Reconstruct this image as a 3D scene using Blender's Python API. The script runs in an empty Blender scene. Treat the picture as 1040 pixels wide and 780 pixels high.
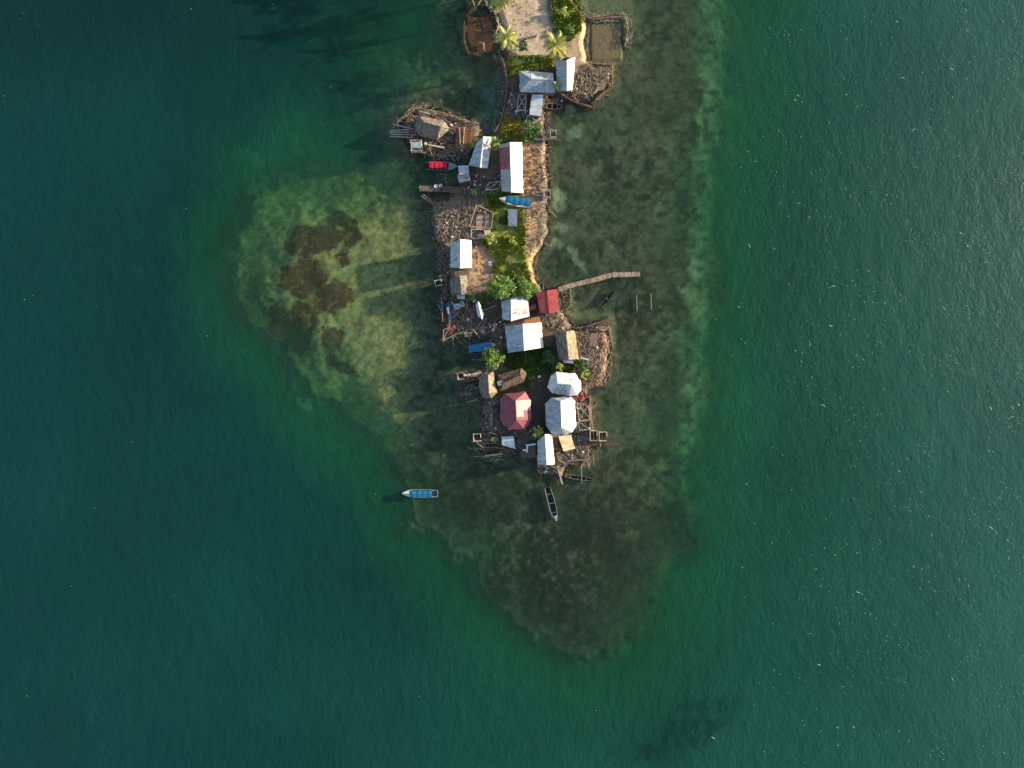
import bpy, bmesh, math, random
import numpy as np
from mathutils import Vector, Matrix
R = math.radians
rnd = random.Random(7)
sc = bpy.context.scene
COL = sc.collection
H = 173.333                       # camera height in metres, 4 photo pixels per metre on the water
def W(px, py, z=0.0):
    k = (H - z) / H
    return Vector(((px - 520) / 4 * k, (390 - py) / 4 * k, z))
GZ = 0.6                          # height of the island's ground

# ------------------------------------------------------------------ tags
def tag(o, label=None, cat=None, group=None, kind=None):
    if label: o['label'] = label
    if cat: o['category'] = cat
    if group: o['group'] = group
    if kind: o['kind'] = kind
    return o
def empty(name, loc, rz=0.0):
    o = bpy.data.objects.new(name, None); COL.objects.link(o)
    o.location = loc; o.rotation_euler = (0, 0, rz); o.empty_display_size = .3
    return o
def base_of(p):
    v = Vector((0, 0, 0))
    while p is not None:
        v += Vector(p.location); p = p.parent
    return v

# ------------------------------------------------------------------ materials
MATS = {}
def nd(nt, t, **kw):
    n = nt.nodes.new(t)
    for k, v in kw.items(): setattr(n, k, v)
    return n
def mat(name, base, dark=None, scale=3.0, rough=.85, bump=.3, stretch=(1, 1, 1), bscale=None, spec=.25, fine=None, detail=5, tint=True, metallic=0.0, lo=.35, hi=.7, bdist=.05, trans=0.0):
    if name in MATS: return MATS[name]
    m = bpy.data.materials.new(name); m.use_nodes = True
    nt = m.node_tree; L = nt.links.new
    b = nt.nodes['Principled BSDF']
    b.inputs['Roughness'].default_value = rough
    b.inputs['Specular IOR Level'].default_value = spec
    b.inputs['Metallic'].default_value = metallic
    tc = nd(nt, 'ShaderNodeTexCoord'); mp = nd(nt, 'ShaderNodeMapping')
    mp.inputs['Scale'].default_value = stretch
    L(tc.outputs['Object'], mp.inputs['Vector'])
    n = nd(nt, 'ShaderNodeTexNoise'); n.inputs['Scale'].default_value = scale; n.inputs['Detail'].default_value = detail
    L(mp.outputs[0], n.inputs['Vector'])
    r = nd(nt, 'ShaderNodeMapRange'); r.inputs['From Min'].default_value = lo; r.inputs['From Max'].default_value = hi
    L(n.outputs['Fac'], r.inputs['Value'])
    mx = nd(nt, 'ShaderNodeMix', data_type='RGBA')
    d = dark or tuple(c * .55 for c in base)
    mx.inputs['A'].default_value = (*d, 1); mx.inputs['B'].default_value = (*base, 1)
    L(r.outputs[0], mx.inputs['Factor'])
    out = mx.outputs['Result']
    if tint:
        at = nd(nt, 'ShaderNodeAttribute', attribute_name='tint')
        mu = nd(nt, 'ShaderNodeMix', data_type='RGBA', blend_type='MULTIPLY'); mu.inputs['Factor'].default_value = 1
        L(out, mu.inputs['A']); L(at.outputs['Color'], mu.inputs['B']); out = mu.outputs['Result']
    L(out, b.inputs['Base Color'])
    if bump:
        n2 = nd(nt, 'ShaderNodeTexNoise'); n2.inputs['Scale'].default_value = bscale or scale * 4; n2.inputs['Detail'].default_value = 4
        L(mp.outputs[0], n2.inputs['Vector'])
        bp = nd(nt, 'ShaderNodeBump'); bp.inputs['Strength'].default_value = bump; bp.inputs['Distance'].default_value = bdist
        L(n2.outputs['Fac'], bp.inputs['Height']); L(bp.outputs[0], b.inputs['Normal'])
    if trans:
        b.inputs['Subsurface Weight'].default_value = 0
        b.inputs['Transmission Weight'].default_value = 0
    MATS[name] = m
    return m
def metal(name, base, rust=.25, rustc=(.22, .10, .05), rough=.5):
    """corrugated sheet: UV u runs along the eave, v down the slope (metres)"""
    if name in MATS: return MATS[name]
    m = bpy.data.materials.new(name); m.use_nodes = True
    nt = m.node_tree; L = nt.links.new; b = nt.nodes['Principled BSDF']
    b.inputs['Roughness'].default_value = rough; b.inputs['Specular IOR Level'].default_value = .4
    uv = nd(nt, 'ShaderNodeTexCoord')
    at = nd(nt, 'ShaderNodeAttribute', attribute_name='tint')
    mp = nd(nt, 'ShaderNodeMapping'); mp.inputs['Scale'].default_value = (1.6, .35, 1)
    L(uv.outputs['UV'], mp.inputs['Vector'])
    n = nd(nt, 'ShaderNodeTexNoise'); n.inputs['Scale'].default_value = 1.3; n.inputs['Detail'].default_value = 7; n.inputs['Roughness'].default_value = .62
    ad = nd(nt, 'ShaderNodeVectorMath', operation='ADD')
    L(mp.outputs[0], ad.inputs[0]); L(at.outputs['Color'], ad.inputs[1]); 
    L(ad.outputs[0], n.inputs['Vector'])
    r = nd(nt, 'ShaderNodeMapRange'); r.inputs['From Min'].default_value = .72 - rust * .5; r.inputs['From Max'].default_value = .86 - rust * .45
    L(n.outputs['Fac'], r.inputs['Value'])
    gr = nd(nt, 'ShaderNodeTexNoise'); gr.inputs['Scale'].default_value = .9; gr.inputs['Detail'].default_value = 5
    L(uv.outputs['UV'], gr.inputs['Vector'])
    rg = nd(nt, 'ShaderNodeMapRange'); rg.inputs['From Min'].default_value = .3; rg.inputs['From Max'].default_value = .7; rg.inputs['To Min'].default_value = .66
    L(gr.outputs['Fac'], rg.inputs['Value'])
    m0 = nd(nt, 'ShaderNodeMix', data_type='RGBA', blend_type='MULTIPLY'); m0.inputs['Factor'].default_value = 1
    m0.inputs['A'].default_value = (*base, 1); L(rg.outputs[0], m0.inputs['B'])
    m1 = nd(nt, 'ShaderNodeMix', data_type='RGBA', blend_type='MULTIPLY'); m1.inputs['Factor'].default_value = 1
    L(m0.outputs['Result'], m1.inputs['A']); L(at.outputs['Color'], m1.inputs['B'])
    m2 = nd(nt, 'ShaderNodeMix', data_type='RGBA'); L(r.outputs[0], m2.inputs['Factor'])
    L(m1.outputs['Result'], m2.inputs['A']); m2.inputs['B'].default_value = (*rustc, 1)
    L(m2.outputs['Result'], b.inputs['Base Color'])
    w = nd(nt, 'ShaderNodeTexWave', wave_type='BANDS', bands_direction='X'); w.inputs['Scale'].default_value = 1.1
    L(uv.outputs['UV'], w.inputs['Vector'])
    bp = nd(nt, 'ShaderNodeBump'); bp.inputs['Strength'].default_value = .5; bp.inputs['Distance'].default_value = .03
    L(w.outputs['Fac'], bp.inputs['Height']); L(bp.outputs[0], b.inputs['Normal'])
    MATS[name] = m; return m

M_white = lambda: metal('white zinc sheet', (.64, .67, .69), .42, (.34, .25, .19))
M_clean_sunlit = lambda: metal('white and sun side sheet', (.74, .75, .76), .22, (.50, .42, .34))  # plain white sheets; its brightness also stands for sun on east slopes
M_zinc_shade  = lambda: metal('zinc and shade side sheet', (.40, .48, .55), .45, (.26, .22, .20))  # plain zinc; its blue also stands for skylit shade on west slopes
M_old   = lambda: metal('old grey sheet', (.30, .32, .34), .45)
M_red   = lambda: metal('faded red sheet', (.27, .068, .085), .12, (.22, .06, .05))
M_redb  = lambda: metal('bright red sheet', (.42, .07, .08), .10, (.22, .06, .05))
M_rust  = lambda: metal('rusty orange sheet', (.42, .17, .08), .5, (.20, .09, .04))
M_cyan  = lambda: metal('pale cyan sheet', (.42, .66, .72), .08)
M_thatch = lambda: mat('dry palm thatch', (.27, .235, .19), (.13, .11, .09), 2.2, .95, .9, (1, 1, 1), 9, .05, bdist=.12)
M_thatchb = lambda: mat('brown palm thatch', (.20, .14, .10), (.09, .06, .045), 2.2, .95, .9, (1, 1, 1), 9, .05, bdist=.12)
M_cane = lambda: mat('cane wall', (.28, .21, .14), (.13, .09, .06), 3, .9, .6, (6, 6, .3), 8, .1)
M_plank = lambda: mat('weathered plank', (.22, .175, .14), (.10, .078, .062), 2.5, .9, .4, (1, 1, 1), 10, .1)
M_plankb = lambda: mat('brown board', (.17, .105, .065), (.085, .05, .033), 2.5, .9, .4, (1, 1, 1), 10, .1)
M_stick = lambda: mat('dry driftwood', (.46, .36, .26), (.20, .145, .10), 3, .9, .3, (1, 1, 1), 12, .1)
M_darkwood = lambda: mat('wet dark wood', (.07, .05, .038), (.03, .022, .018), 3, .7, .4, (1, 1, 1), 10, .2)
M_rock = lambda: mat('coral stone', (.31, .245, .18), (.155, .118, .085), 4, .95, .6, (1, 1, 1), 14, .1)
M_leaf = lambda: mat('broad leaves', (.17, .27, .045), (.07, .14, .025), 1.2, .6, 0, spec=.3)
M_leafd = lambda: mat('dark leaves', (.07, .14, .035), (.03, .07, .02), 1.2, .6, 0, spec=.3)
M_leafy = lambda: mat('yellow green leaves', (.36, .40, .07), (.17, .23, .04), 1.2, .6, 0, spec=.3)
M_palm = lambda: mat('palm leaflets', (.50, .46, .12), (.25, .27, .06), 1.2, .55, 0, spec=.4)
M_bark = lambda: mat('bark', (.20, .16, .12), (.09, .07, .05), 5, .95, .6, (1, 1, .5), 14, .1)
M_bluet = lambda: mat('blue tarpaulin', (.012, .15, .33), (.010, .11, .25), 1.3, .5, .25, (1, 1, 1), 2.5, .3)
M_bluec = lambda: mat('cyan blue tarpaulin', (.015, .20, .40), (.012, .14, .30), 1.3, .5, .3, (1, 1, 1), 2.5, .3)
M_redt = lambda: mat('red tarpaulin', (.55, .018, .05), (.38, .012, .035), 1.3, .5, .25, (1, 1, 1), 2.5, .3)
M_hullw = lambda: mat('white hull paint', (.60, .60, .56), (.38, .38, .35), 2.5, .5, .15, spec=.4)
M_hullg = lambda: mat('grey blue hull paint', (.26, .31, .35), (.15, .18, .21), 2.5, .5, .15, spec=.4)
M_dark = lambda: mat('dark interior', (.035, .032, .03), (.018, .017, .016), 2.5, .9, .3)
M_whitep = lambda: mat('white plastic', (.72, .72, .70), (.5, .5, .48), 3, .5, .1, spec=.4)
M_black = lambda: mat('black plastic', (.03, .03, .035), (.02, .02, .022), 3, .5, .1, spec=.4)
M_bluep = lambda: mat('blue plastic', (.03, .16, .40), (.02, .10, .25), 3, .45, .1, spec=.4)
M_greyc = lambda: mat('grey cement', (.33, .32, .30), (.2, .19, .18), 3, .9, .3)

# ------------------------------------------------------------------ mesh builder
class MB:
    def __init__(s): s.v = []; s.f = []; s.mi = []; s.t = []; s.uv = {}
    def face(s, idx, mi=0, tint=1.0, uv=None):
        s.f.append(tuple(idx)); s.mi.append(mi); s.t.append(tint)
        if uv: s.uv[len(s.f) - 1] = uv
    def box(s, c, size, rz=0.0, mi=0, tint=1.0, tilt=0.0, rx=0.0):
        c = Vector(c); hx, hy, hz = size[0] / 2, size[1] / 2, size[2] / 2
        M = Matrix.Rotation(rz, 3, 'Z') @ Matrix.Rotation(tilt, 3, 'Y') @ Matrix.Rotation(rx, 3, 'X')
        n = len(s.v)
        for z in (-hz, hz):
            for x, y in ((-hx, -hy), (hx, -hy), (hx, hy), (-hx, hy)):
                s.v.append(c + M @ Vector((x, y, z)))
        for q in ((0, 3, 2, 1), (4, 5, 6, 7), (0, 1, 5, 4), (1, 2, 6, 5), (2, 3, 7, 6), (3, 0, 4, 7)):
            s.face([n + i for i in q], mi, tint)
    def beam(s, a, b, w, h, mi=0, tint=1.0, roll=0.0):
        a = Vector(a); b = Vector(b); d = b - a
        if d.length < 1e-4: return
        u = d.normalized(); up = Vector((0, 0, 1)) if abs(u.z) < .95 else Vector((1, 0, 0))
        x = u.cross(up).normalized(); y = x.cross(u).normalized()
        n = len(s.v)
        for p in (a, b):
            for i, j in ((-1, -1), (1, -1), (1, 1), (-1, 1)): s.v.append(p + x * (w / 2 * i) + y * (h / 2 * j))
        for q in ((0, 3, 2, 1), (4, 5, 6, 7), (0, 1, 5, 4), (1, 2, 6, 5), (2, 3, 7, 6), (3, 0, 4, 7)):
            s.face([n + i for i in q], mi, tint)
    def tube(s, a, b, r0, r1=None, n=6, mi=0, tint=1.0, cap=True):
        r1 = r0 if r1 is None else r1
        a = Vector(a); b = Vector(b); d = b - a
        if d.length < 1e-4: return
        u = d.normalized(); up = Vector((0, 0, 1)) if abs(u.z) < .95 else Vector((1, 0, 0))
        x = u.cross(up).normalized(); y = x.cross(u).normalized(); k = len(s.v)
        for p, r in ((a, r0), (b, r1)):
            for i in range(n):
                t = 2 * math.pi * i / n; s.v.append(p + x * (r * math.cos(t)) + y * (r * math.sin(t)))
        for i in range(n):
            j = (i + 1) % n; s.face([k + i, k + j, k + n + j, k + n + i], mi, tint)
        if cap:
            s.face([k + i for i in range(n)][::-1], mi, tint); s.face([k + n + i for i in range(n)], mi, tint)
    def path(s, pts, r0, r1, n=6, mi=0):
        for i in range(len(pts) - 1):
            t0 = i / (len(pts) - 1); t1 = (i + 1) / (len(pts) - 1)
            s.tube(pts[i], pts[i + 1], r0 + (r1 - r0) * t0, r0 + (r1 - r0) * t1, n, mi)
    def lathe(s, c, prof, n=12, mi=0, tint=1.0):
        k = len(s.v)
        for r, z in prof:
            for i in range(n):
                t = 2 * math.pi * i / n; s.v.append(Vector(c) + Vector((r * math.cos(t), r * math.sin(t), z)))
        for a in range(len(prof) - 1):
            for i in range(n):
                j = (i + 1) % n; s.face([k + a * n + i, k + a * n + j, k + (a + 1) * n + j, k + (a + 1) * n + i], mi, tint)
    def rock(s, c, r, mi=0, tint=1.0, flat=.7):
        n = len(s.v); c = Vector(c)
        a = rnd.random() * 6.28
        for k, (z, rr, m) in enumerate(((-.6, .6, 4), (.15, 1, 5), (.75, .5, 3))):
            for i in range(m):
                t = a + k + 2 * math.pi * i / m; q = r * rr * rnd.uniform(.7, 1.25)
                s.v.append(c + Vector((q * math.cos(t), q * math.sin(t), r * z * flat * rnd.uniform(.7, 1.2))))
        A = [n + i for i in range(4)]; B = [n + 4 + i for i in range(5)]; C = [n + 9 + i for i in range(3)]
        def ring(P, Q):
            i = j = 0
            while i < len(P) or j < len(Q):
                if j >= len(Q) or (i < len(P) and (i + .5) / len(P) <= (j + .5) / len(Q)):
                    s.face([P[i % len(P)], P[(i + 1) % len(P)], Q[j % len(Q)]], mi, tint); i += 1
                else:
                    s.face([P[i % len(P)], Q[(j + 1) % len(Q)], Q[j % len(Q)]], mi, tint); j += 1
        ring(A, B); ring(B, C); s.face(C, mi, tint)
    def build(s, name, mats, parent=None, local=False, smooth=False):
        if not isinstance(mats, (list, tuple)): mats = [mats]
        off = Vector((0, 0, 0)) if (local or parent is None) else base_of(parent)
        me = bpy.data.meshes.new(name)
        me.from_pydata([tuple(v - off) for v in s.v], [], s.f)
        for m in mats: me.materials.append(m)
        me.polygons.foreach_set('material_index', s.mi)
        ln = [len(f) for f in s.f]
        tt = []
        for t in s.t: tt.append((t, t, t) if isinstance(t, (int, float)) else t)
        arr = np.repeat(np.array(tt, dtype=np.float32).reshape(-1, 3), ln, axis=0)
        arr = np.concatenate([arr, np.ones((len(arr), 1), np.float32)], axis=1)
        a = me.color_attributes.new('tint', 'FLOAT_COLOR', 'CORNER'); a.data.foreach_set('color', arr.ravel())
        if s.uv:
            ul = me.uv_layers.new(name='UVMap'); st = 0; buf = np.zeros((sum(ln), 2), np.float32)
            for i, l in enumerate(ln):
                if i in s.uv: buf[st:st + l] = s.uv[i]
                st += l
            ul.data.foreach_set('uv', buf.ravel())
        if smooth: me.polygons.foreach_set('use_smooth', [True] * len(s.f))
        me.update()
        o = bpy.data.objects.new(name, me); COL.objects.link(o)
        if parent is not None: o.parent = parent
        return o
def solo(mb, name, mats, label, cat, group=None, kind=None, loc=None, smooth=False):
    """one-mesh top-level thing with its origin at its base"""
    xs = [v.x for v in mb.v]; ys = [v.y for v in mb.v]; zs = [v.z for v in mb.v]
    b = Vector((sum(xs) / len(xs), sum(ys) / len(ys), min(zs))) if loc is None else Vector(loc)
    mb.v = [v - b for v in mb.v]
    o = mb.build(name, mats, None, True, smooth); o.location = b
    return tag(o, label, cat, group, kind)
def copy_tree(o, parent=None):
    c = o.copy(); COL.objects.link(c); c.parent = parent
    for ch in [x for x in COL.objects if x.parent == o]: copy_tree(ch, c)
    return c

# ------------------------------------------------------------------ numpy noise and distance
_rs = np.random.RandomState(3); _G = _rs.rand(256, 256)
def vnoise(x, y):
    xi = np.floor(x).astype(int); yi = np.floor(y).astype(int); fx = x - xi; fy = y - yi
    fx = fx * fx * (3 - 2 * fx); fy = fy * fy * (3 - 2 * fy)
    a = _G[xi & 255, yi & 255]; b = _G[(xi + 1) & 255, yi & 255]; c = _G[xi & 255, (yi + 1) & 255]; d = _G[(xi + 1) & 255, (yi + 1) & 255]
    return (a * (1 - fx) + b * fx) * (1 - fy) + (c * (1 - fx) + d * fx) * fy
def fbm(x, y, s, o=4, seed=0):
    t = 0; a = .5; n = 0
    for i in range(o):
        t = t + a * vnoise(x / s + seed * 17.3 + i * 5.1, y / s + seed * 9.7 + i * 3.3); n += a; a *= .5; s = s / 2.03
    return t / n
def sdf(x, y, poly):
    P = np.array(poly, float); d = np.full(x.shape, 1e9); inside = np.zeros(x.shape, bool)
    for i in range(len(P)):
        a = P[i]; b = P[(i + 1) % len(P)]; e = b - a
        t = np.clip(((x - a[0]) * e[0] + (y - a[1]) * e[1]) / (e @ e + 1e-9), 0, 1)
        d = np.minimum(d, np.hypot(x - a[0] - t * e[0], y - a[1] - t * e[1]))
        if a[1] != b[1]:
            c = ((a[1] > y) != (b[1] > y)) & (x < (b[0] - a[0]) * (y - a[1]) / (b[1] - a[1]) + a[0]); inside ^= c
    return np.where(inside, d, -d)
def line_d(x, y, pts):
    d = np.full(x.shape, 1e9)
    for a, b in zip(pts[:-1], pts[1:]):
        a = np.array(a, float); e = np.array(b, float) - a
        t = np.clip(((x - a[0]) * e[0] + (y - a[1]) * e[1]) / (e @ e + 1e-9), 0, 1)
        d = np.minimum(d, np.hypot(x - a[0] - t * e[0], y - a[1] - t * e[1]))
    return d
def ss(a, b, x):
    t = np.clip((x - a) / (b - a), 0, 1); return t * t * (3 - 2 * t)

# ------------------------------------------------------------------ terrain: land and seabed in one sheet
LAND = [(530,-400),(470,-330),(455,-220),(480,-120),(486,-60),(499,0),(501,14),(507,22),(508,40),(506,52),(511,62),(514,80),(514,95),(511,110),(507,125),(500,138),(488,140),(486,152),(478,165),(468,172),(466,186),(455,193),(452,203),(443,205),(439,212),(438,230),(441,245),(450,252),(452,270),(455,282),(455,300),(452,306),(451,330),(452,343),(475,337),(488,345),(500,345),(502,352),(498,360),(492,372),(486,378),(484,390),(487,404),(490,410),(491,436),(498,441),(511,446),(514,453),(530,461),(542,463),(546,478),(560,480),(566,486),(572,485),(575,474),(585,470),(597,466),(599,440),(597,410),(598,395),(612,392),(618,380),(620,350),(616,330),(600,333),(585,334),(577,326),(572,316),(568,295),(552,292),(546,285),(542,272),(543,262),(552,250),(557,235),(556,205),(557,190),(557,145),(553,135),(556,122),(553,112),(560,97),(575,103),(597,104),(615,92),(622,78),(620,66),(600,64),(596,60),(596,24),(590,15),(582,-5),(590,-60),(610,-150),(620,-260),(580,-370)]
HUTLAND = [(411,118),(424,111),(440,110),(465,117),(486,124),(489,150),(478,163),(460,160),(440,154),(424,152),(412,146),(404,132)]
SHELF = [(640,-420),(735,-420),(738,60),(728,150),(728,250),(718,350),(708,430),(700,500),(694,560),(665,615),(625,655),(590,662),(540,640),(490,590),(455,545),(430,515),(395,470),(350,430),(322,385),(272,335),(247,290),(245,240),(266,205),(310,180),(380,163),(415,130),(440,60),(455,-20),(440,-420)]
EL = lambda x, y, cx, cy, rx, ry, a=0: 1 - np.hypot(((x-cx)*math.cos(R(a))+(y-cy)*math.sin(R(a)))/rx, (-(x-cx)*math.sin(R(a))+(y-cy)*math.cos(R(a)))/ry)
def depth_field(x, y):
    """x, y in photo pixels on the water plane -> height above water (m), land mask"""
    wx = x + (fbm(x, y, 9, 3, 1) - .5) * 6; wy = y + (fbm(x, y, 9, 3, 2) - .5) * 6
    dl = np.maximum(sdf(wx, wy, LAND), sdf(wx, wy, HUTLAND))
    bx = x + (fbm(x, y, 50, 4, 3) - .5) * 56 + (fbm(x, y, 14, 3, 61) - .5) * 16; by = y + (fbm(x, y, 50, 4, 4) - .5) * 56 + (fbm(x, y, 14, 3, 62) - .5) * 16
    ds = sdf(bx, by, SHELF)
    # shelf: about 0.5 m near the shore, 1.4 m at its rim, then a long slope to 16 m
    _lf = ss(440, 380, x) * ss(520, 440, y)
    dep = np.where(ds > 0, 1.55 + 1.1 * _lf - (.95 + 1.0 * _lf) * ss(-4, 70 + 10 * _lf, ds), 1.60 + 1.05 * _lf + np.minimum(-ds, 260) * (.085 - .015 * ss(520, 330, x)))
    left = ss(420, 300, x) * ss(470, 420, y) * (ds > 0)
    dep = dep - .5 * ss(0, .6, EL(x, y, 312, 290, 62, 78, -10)) * ss(.9, 1.4, dep) * ss(0, 8, ds)
    dep = dep + (fbm(x, y, 28, 4, 5) - .5) * .5 * ss(-60, 10, ds)
    dep = np.where(dl < 0, np.minimum(dep, .12 + (-dl) * .045 + .0 * dep), dep)
    dep = np.maximum(dep, .12)
    h = -dep
    land = GZ + (fbm(x, y, 10, 4, 6) - .5) * .22
    k = ss(-2.0, 7.0, dl)
    h = h * (1 - k) + land * k
    # low rims of the two fish pens
    rim = line_d(wx, wy, [(497,8),(478,4),(471,18),(471,40),(476,54),(490,58),(504,60)])
    h = np.maximum(h, .03 - rim * .14)
    rim = line_d(wx, wy, [(596,20),(612,19),(633,17),(636,44)])
    h = np.maximum(h, .12 - rim * .17)
    # furrow of the dark ditch and the shallow pens
    pen = np.maximum(sdf(x, y, [(474,16),(499,18),(502,54),(480,54),(474,40)]), sdf(x, y, [(600,24),(630,22),(632,60),(600,62)]))
    h = np.where(pen > 0, np.maximum(h, -.12), h)
    return h, dl, ds
def axis(segs):
    out = []
    for a, b, st in segs:
        n = max(1, int(round((b - a) / st))); out += list(np.linspace(a, b, n, endpoint=False))
    out.append(segs[-1][1]); return np.array(out)
def sheet(name, X, Y, Z, attrs, m):
    ny, nx = X.shape; me = bpy.data.meshes.new(name)
    co = np.stack([X, Y, Z], -1).reshape(-1, 3).astype(np.float32)
    i = np.arange(nx * ny).reshape(ny, nx)
    q = np.stack([i[:-1, :-1], i[:-1, 1:], i[1:, 1:], i[1:, :-1]], -1).reshape(-1, 4)
    me.vertices.add(len(co)); me.vertices.foreach_set('co', co.ravel())
    me.loops.add(q.size); me.loops.foreach_set('vertex_index', q.ravel().astype(np.int32))
    me.polygons.add(len(q)); me.polygons.foreach_set('loop_start', np.arange(0, q.size, 4, dtype=np.int32))
    me.update(calc_edges=True); me.polygons.foreach_set('use_smooth', np.ones(len(q), bool))
    for k, a in attrs.items():
        a = np.concatenate([a.reshape(-1, 3), np.ones((len(co), 1))], 1).astype(np.float32)
        at = me.color_attributes.new(k, 'FLOAT_COLOR', 'POINT'); at.data.foreach_set('color', a.ravel())
    me.materials.append(m)
    o = bpy.data.objects.new(name, me); COL.objects.link(o); return o
PX = lambda x: x * 4 + 520
PY = lambda y: 390 - y * 4
xw = axis([(-3000, -400, 200), (-400, -140, 10), (-140, -72, 2), (-72, -32, .5), (-32, 34, .27), (34, 60, .6), (60, 140, 2), (140, 400, 10), (400, 3001, 200)])
yw = axis([(-3000, -400, 200), (-400, -110, 10), (-110, -72, 2), (-72, -38, .6), (-38, 99, .27), (99, 200, 2), (200, 400, 10), (400, 3001, 200)])
X, Y = np.meshgrid(xw, yw)
px, py = PX(X), PY(Y)
h, dl, ds = depth_field(px, py)
C = np.zeros(X.shape + (3,))
def paint(col, mask):
    m = np.clip(mask, 0, 1)[..., None]; C[:] = C * (1 - m) + np.array(col) * m
n1 = fbm(px, py, 6, 4, 11); n2 = fbm(px, py, 22, 4, 12); n3 = fbm(px, py, 3, 3, 13); n4 = fbm(px, py, 60, 4, 14)
wpx = px + (n1 - .5) * 10 + (n2 - .5) * 14; wpy = py + (fbm(px, py, 6, 4, 15) - .5) * 10 + (fbm(px, py, 22, 4, 16) - .5) * 14
# seabed: pale sand on the slope, algae over the shelf
C[:] = (.115, .12, .095)
paint((.35, .34, .20), ss(-24, 24, ds + (n2 - .5) * 24 + (n1 - .5) * 20))                       # olive algae turf of the shelf
paint((.50, .48, .29), ss(-6, 12, ds) * ss(.45, .65, n2) * .6); paint((.17, .15, .09), ss(-6, 12, ds) * ss(.52, .38, n1 * .6 + n4 * .4) * .7)
lr = ss(430, 400, px) * ss(150, 185, py) * ss(-6, 14, ds)                        # left reef flat: sandier
paint((.68, .54, .215), lr * np.clip(.8 + 1.1 * (n2 - .5) + .5 * (n1 - .5), 0, 1))
paint((.21, .20, .09), ss(10, 0, np.abs(wpx - 425)) * 0)
se = ss(470, 540, py + (px - 560) * -.15) * ss(-4, 40, ds)                       # dark seagrass tip to the south
paint((.14, .135, .09), se * .85)
paint((.50, .46, .28), ss(.1, .5, EL(wpx, wpy, 530, 560, 52, 40, 30)) * ss(.47, .62, n1 * .5 + n2 * .5) * .8)
paint((.45, .42, .26), ss(0, .5, EL(wpx, wpy, 640, 545, 14, 10)) * .6)
paint((.15, .145, .09), ss(620, 690, px) * ss(490, 430, py) * ss(0, 12, ds) * ss(.42, .62, n4) * .5)

for cx, cy, rx, ry, a in ((315,244,32,17,-15),(308,283,25,20,0),(341,301,18,17,-20),(309,325,12,19,-30),(287,332,17,27,-35),(278,318,9,14,-30),(302,350,12,9,20),(322,300,9,22,10),(336,366,9,6,30),(338,344,11,15,10),(356,238,9,16,10),(350,262,6,9,0),(351,374,14,7,20),(343,222,16,8,0),(380,214,22,7,-20)):
    paint((.19, .075, .035) if cx < 370 else (.27, .19, .10), (.35 + .65 * ss(.36, .47, n3 * .6 + n1 * .4)) * ss(-.10, .10, EL(px + (n1 - .5) * 18 + (n3 - .5) * 5, py + (fbm(px, py, 6, 4, 15) - .5) * 18, cx, cy, rx, ry, a)) * .95 * (1 if cx < 360 else .5))
paint((.55, .50, .30), ss(.0, .6, EL(wpx, wpy, 550, 565, 85, 55, 35)) * ss(.46, .70, n3 * .35 + n1 * .35 + n2 * .3) * .9)
for cx, cy, rx, ry, a, s in ((710,735,45,24,-20,1),(670,762,32,16,0,1),(740,715,20,12,0,.8),(715,500,22,10,-30,.8),(735,470,10,22,0,.5),(790,480,30,30,0,.5),(690,520,12,10,0,.6),(255,300,14,50,0,.6),(400,478,24,10,25,.7)):
    mk = ss(-.3, .35, EL(px + (n1 - .5) * 26, py + (n2 - .5) * 26, cx, cy, rx, ry, a)) * s
    paint((.025, .04, .03), mk * ss(.38, .50, n1 * .6 + n3 * .4))
    mk = mk * (.5 + .5 * ss(.38, .55, n1))
    h = np.where(mk > .05, np.maximum(h, -3.2 + h * .12) * mk + h * (1 - mk), h)
paint((.36, .29, .17), ss(26, 4, -dl) * .5 * (dl < 3)); paint((.50, .52, .44), ss(-2, 3, sdf(wpx, wpy, [(489,84),(503,92),(502,110),(497,132),(484,132),(490,108)])) * (dl < 0)); paint((.34, .25, .13), ss(-3, 4, sdf(wpx, wpy, [(476,56),(504,58),(508,74),(498,82),(478,72)])) * (dl < 0) * .8)                               # sandy foreshore
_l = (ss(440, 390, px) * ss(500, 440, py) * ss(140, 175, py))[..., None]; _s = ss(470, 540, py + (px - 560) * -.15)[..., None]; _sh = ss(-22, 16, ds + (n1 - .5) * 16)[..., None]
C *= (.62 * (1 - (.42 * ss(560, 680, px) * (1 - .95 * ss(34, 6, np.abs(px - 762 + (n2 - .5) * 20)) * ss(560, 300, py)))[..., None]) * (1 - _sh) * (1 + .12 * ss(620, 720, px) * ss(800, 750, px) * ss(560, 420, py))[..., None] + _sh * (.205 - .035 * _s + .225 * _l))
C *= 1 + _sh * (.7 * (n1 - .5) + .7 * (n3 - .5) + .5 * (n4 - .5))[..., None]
paint((.24, .24, .13), ss(20, 2, np.abs(wpx - 718 + (py - 200) * .05)) * ss(540, 440, py) * (.55 + 1.6 * (n1 - .5)) * ss(-18, 8, ds))
# pale sand holes to the east of the shore
for cx, cy, rx, ry, a in ((568,205,6,15,-15),(573,233,8,6,0),(568,200,5,9,0),(585,133,9,8,10),(578,112,7,4,0),(566,246,7,5,0),(587,262,3,20,-30),(623,350,3,30,5)):
    paint((.26, .26, .16), ss(-.2, .5, EL(wpx * .8 + px * .2 + (n3 - .5) * 4, wpy * .8 + py * .2, cx, cy, rx, ry, a)) * .7)
paint((.10, .05, .028), ss(-1, 3, sdf(wpx*.3+px*.7, wpy*.3+py*.7, [(472,12),(500,14),(503,56),(478,56),(471,38)])) )         # reddish mud of the west pen
paint((.20, .145, .075), ss(-3, 5, sdf(wpx * .6 + px * .4, wpy * .6 + py * .4, [(598,20),(634,18),(634,64),(598,66)])))
paint((.20, .17, .10), ss(-6, 4, sdf(wpx, wpy, [(588,-10),(640,-10),(650,30),(634,18),(598,20)])) * .8)
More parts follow.
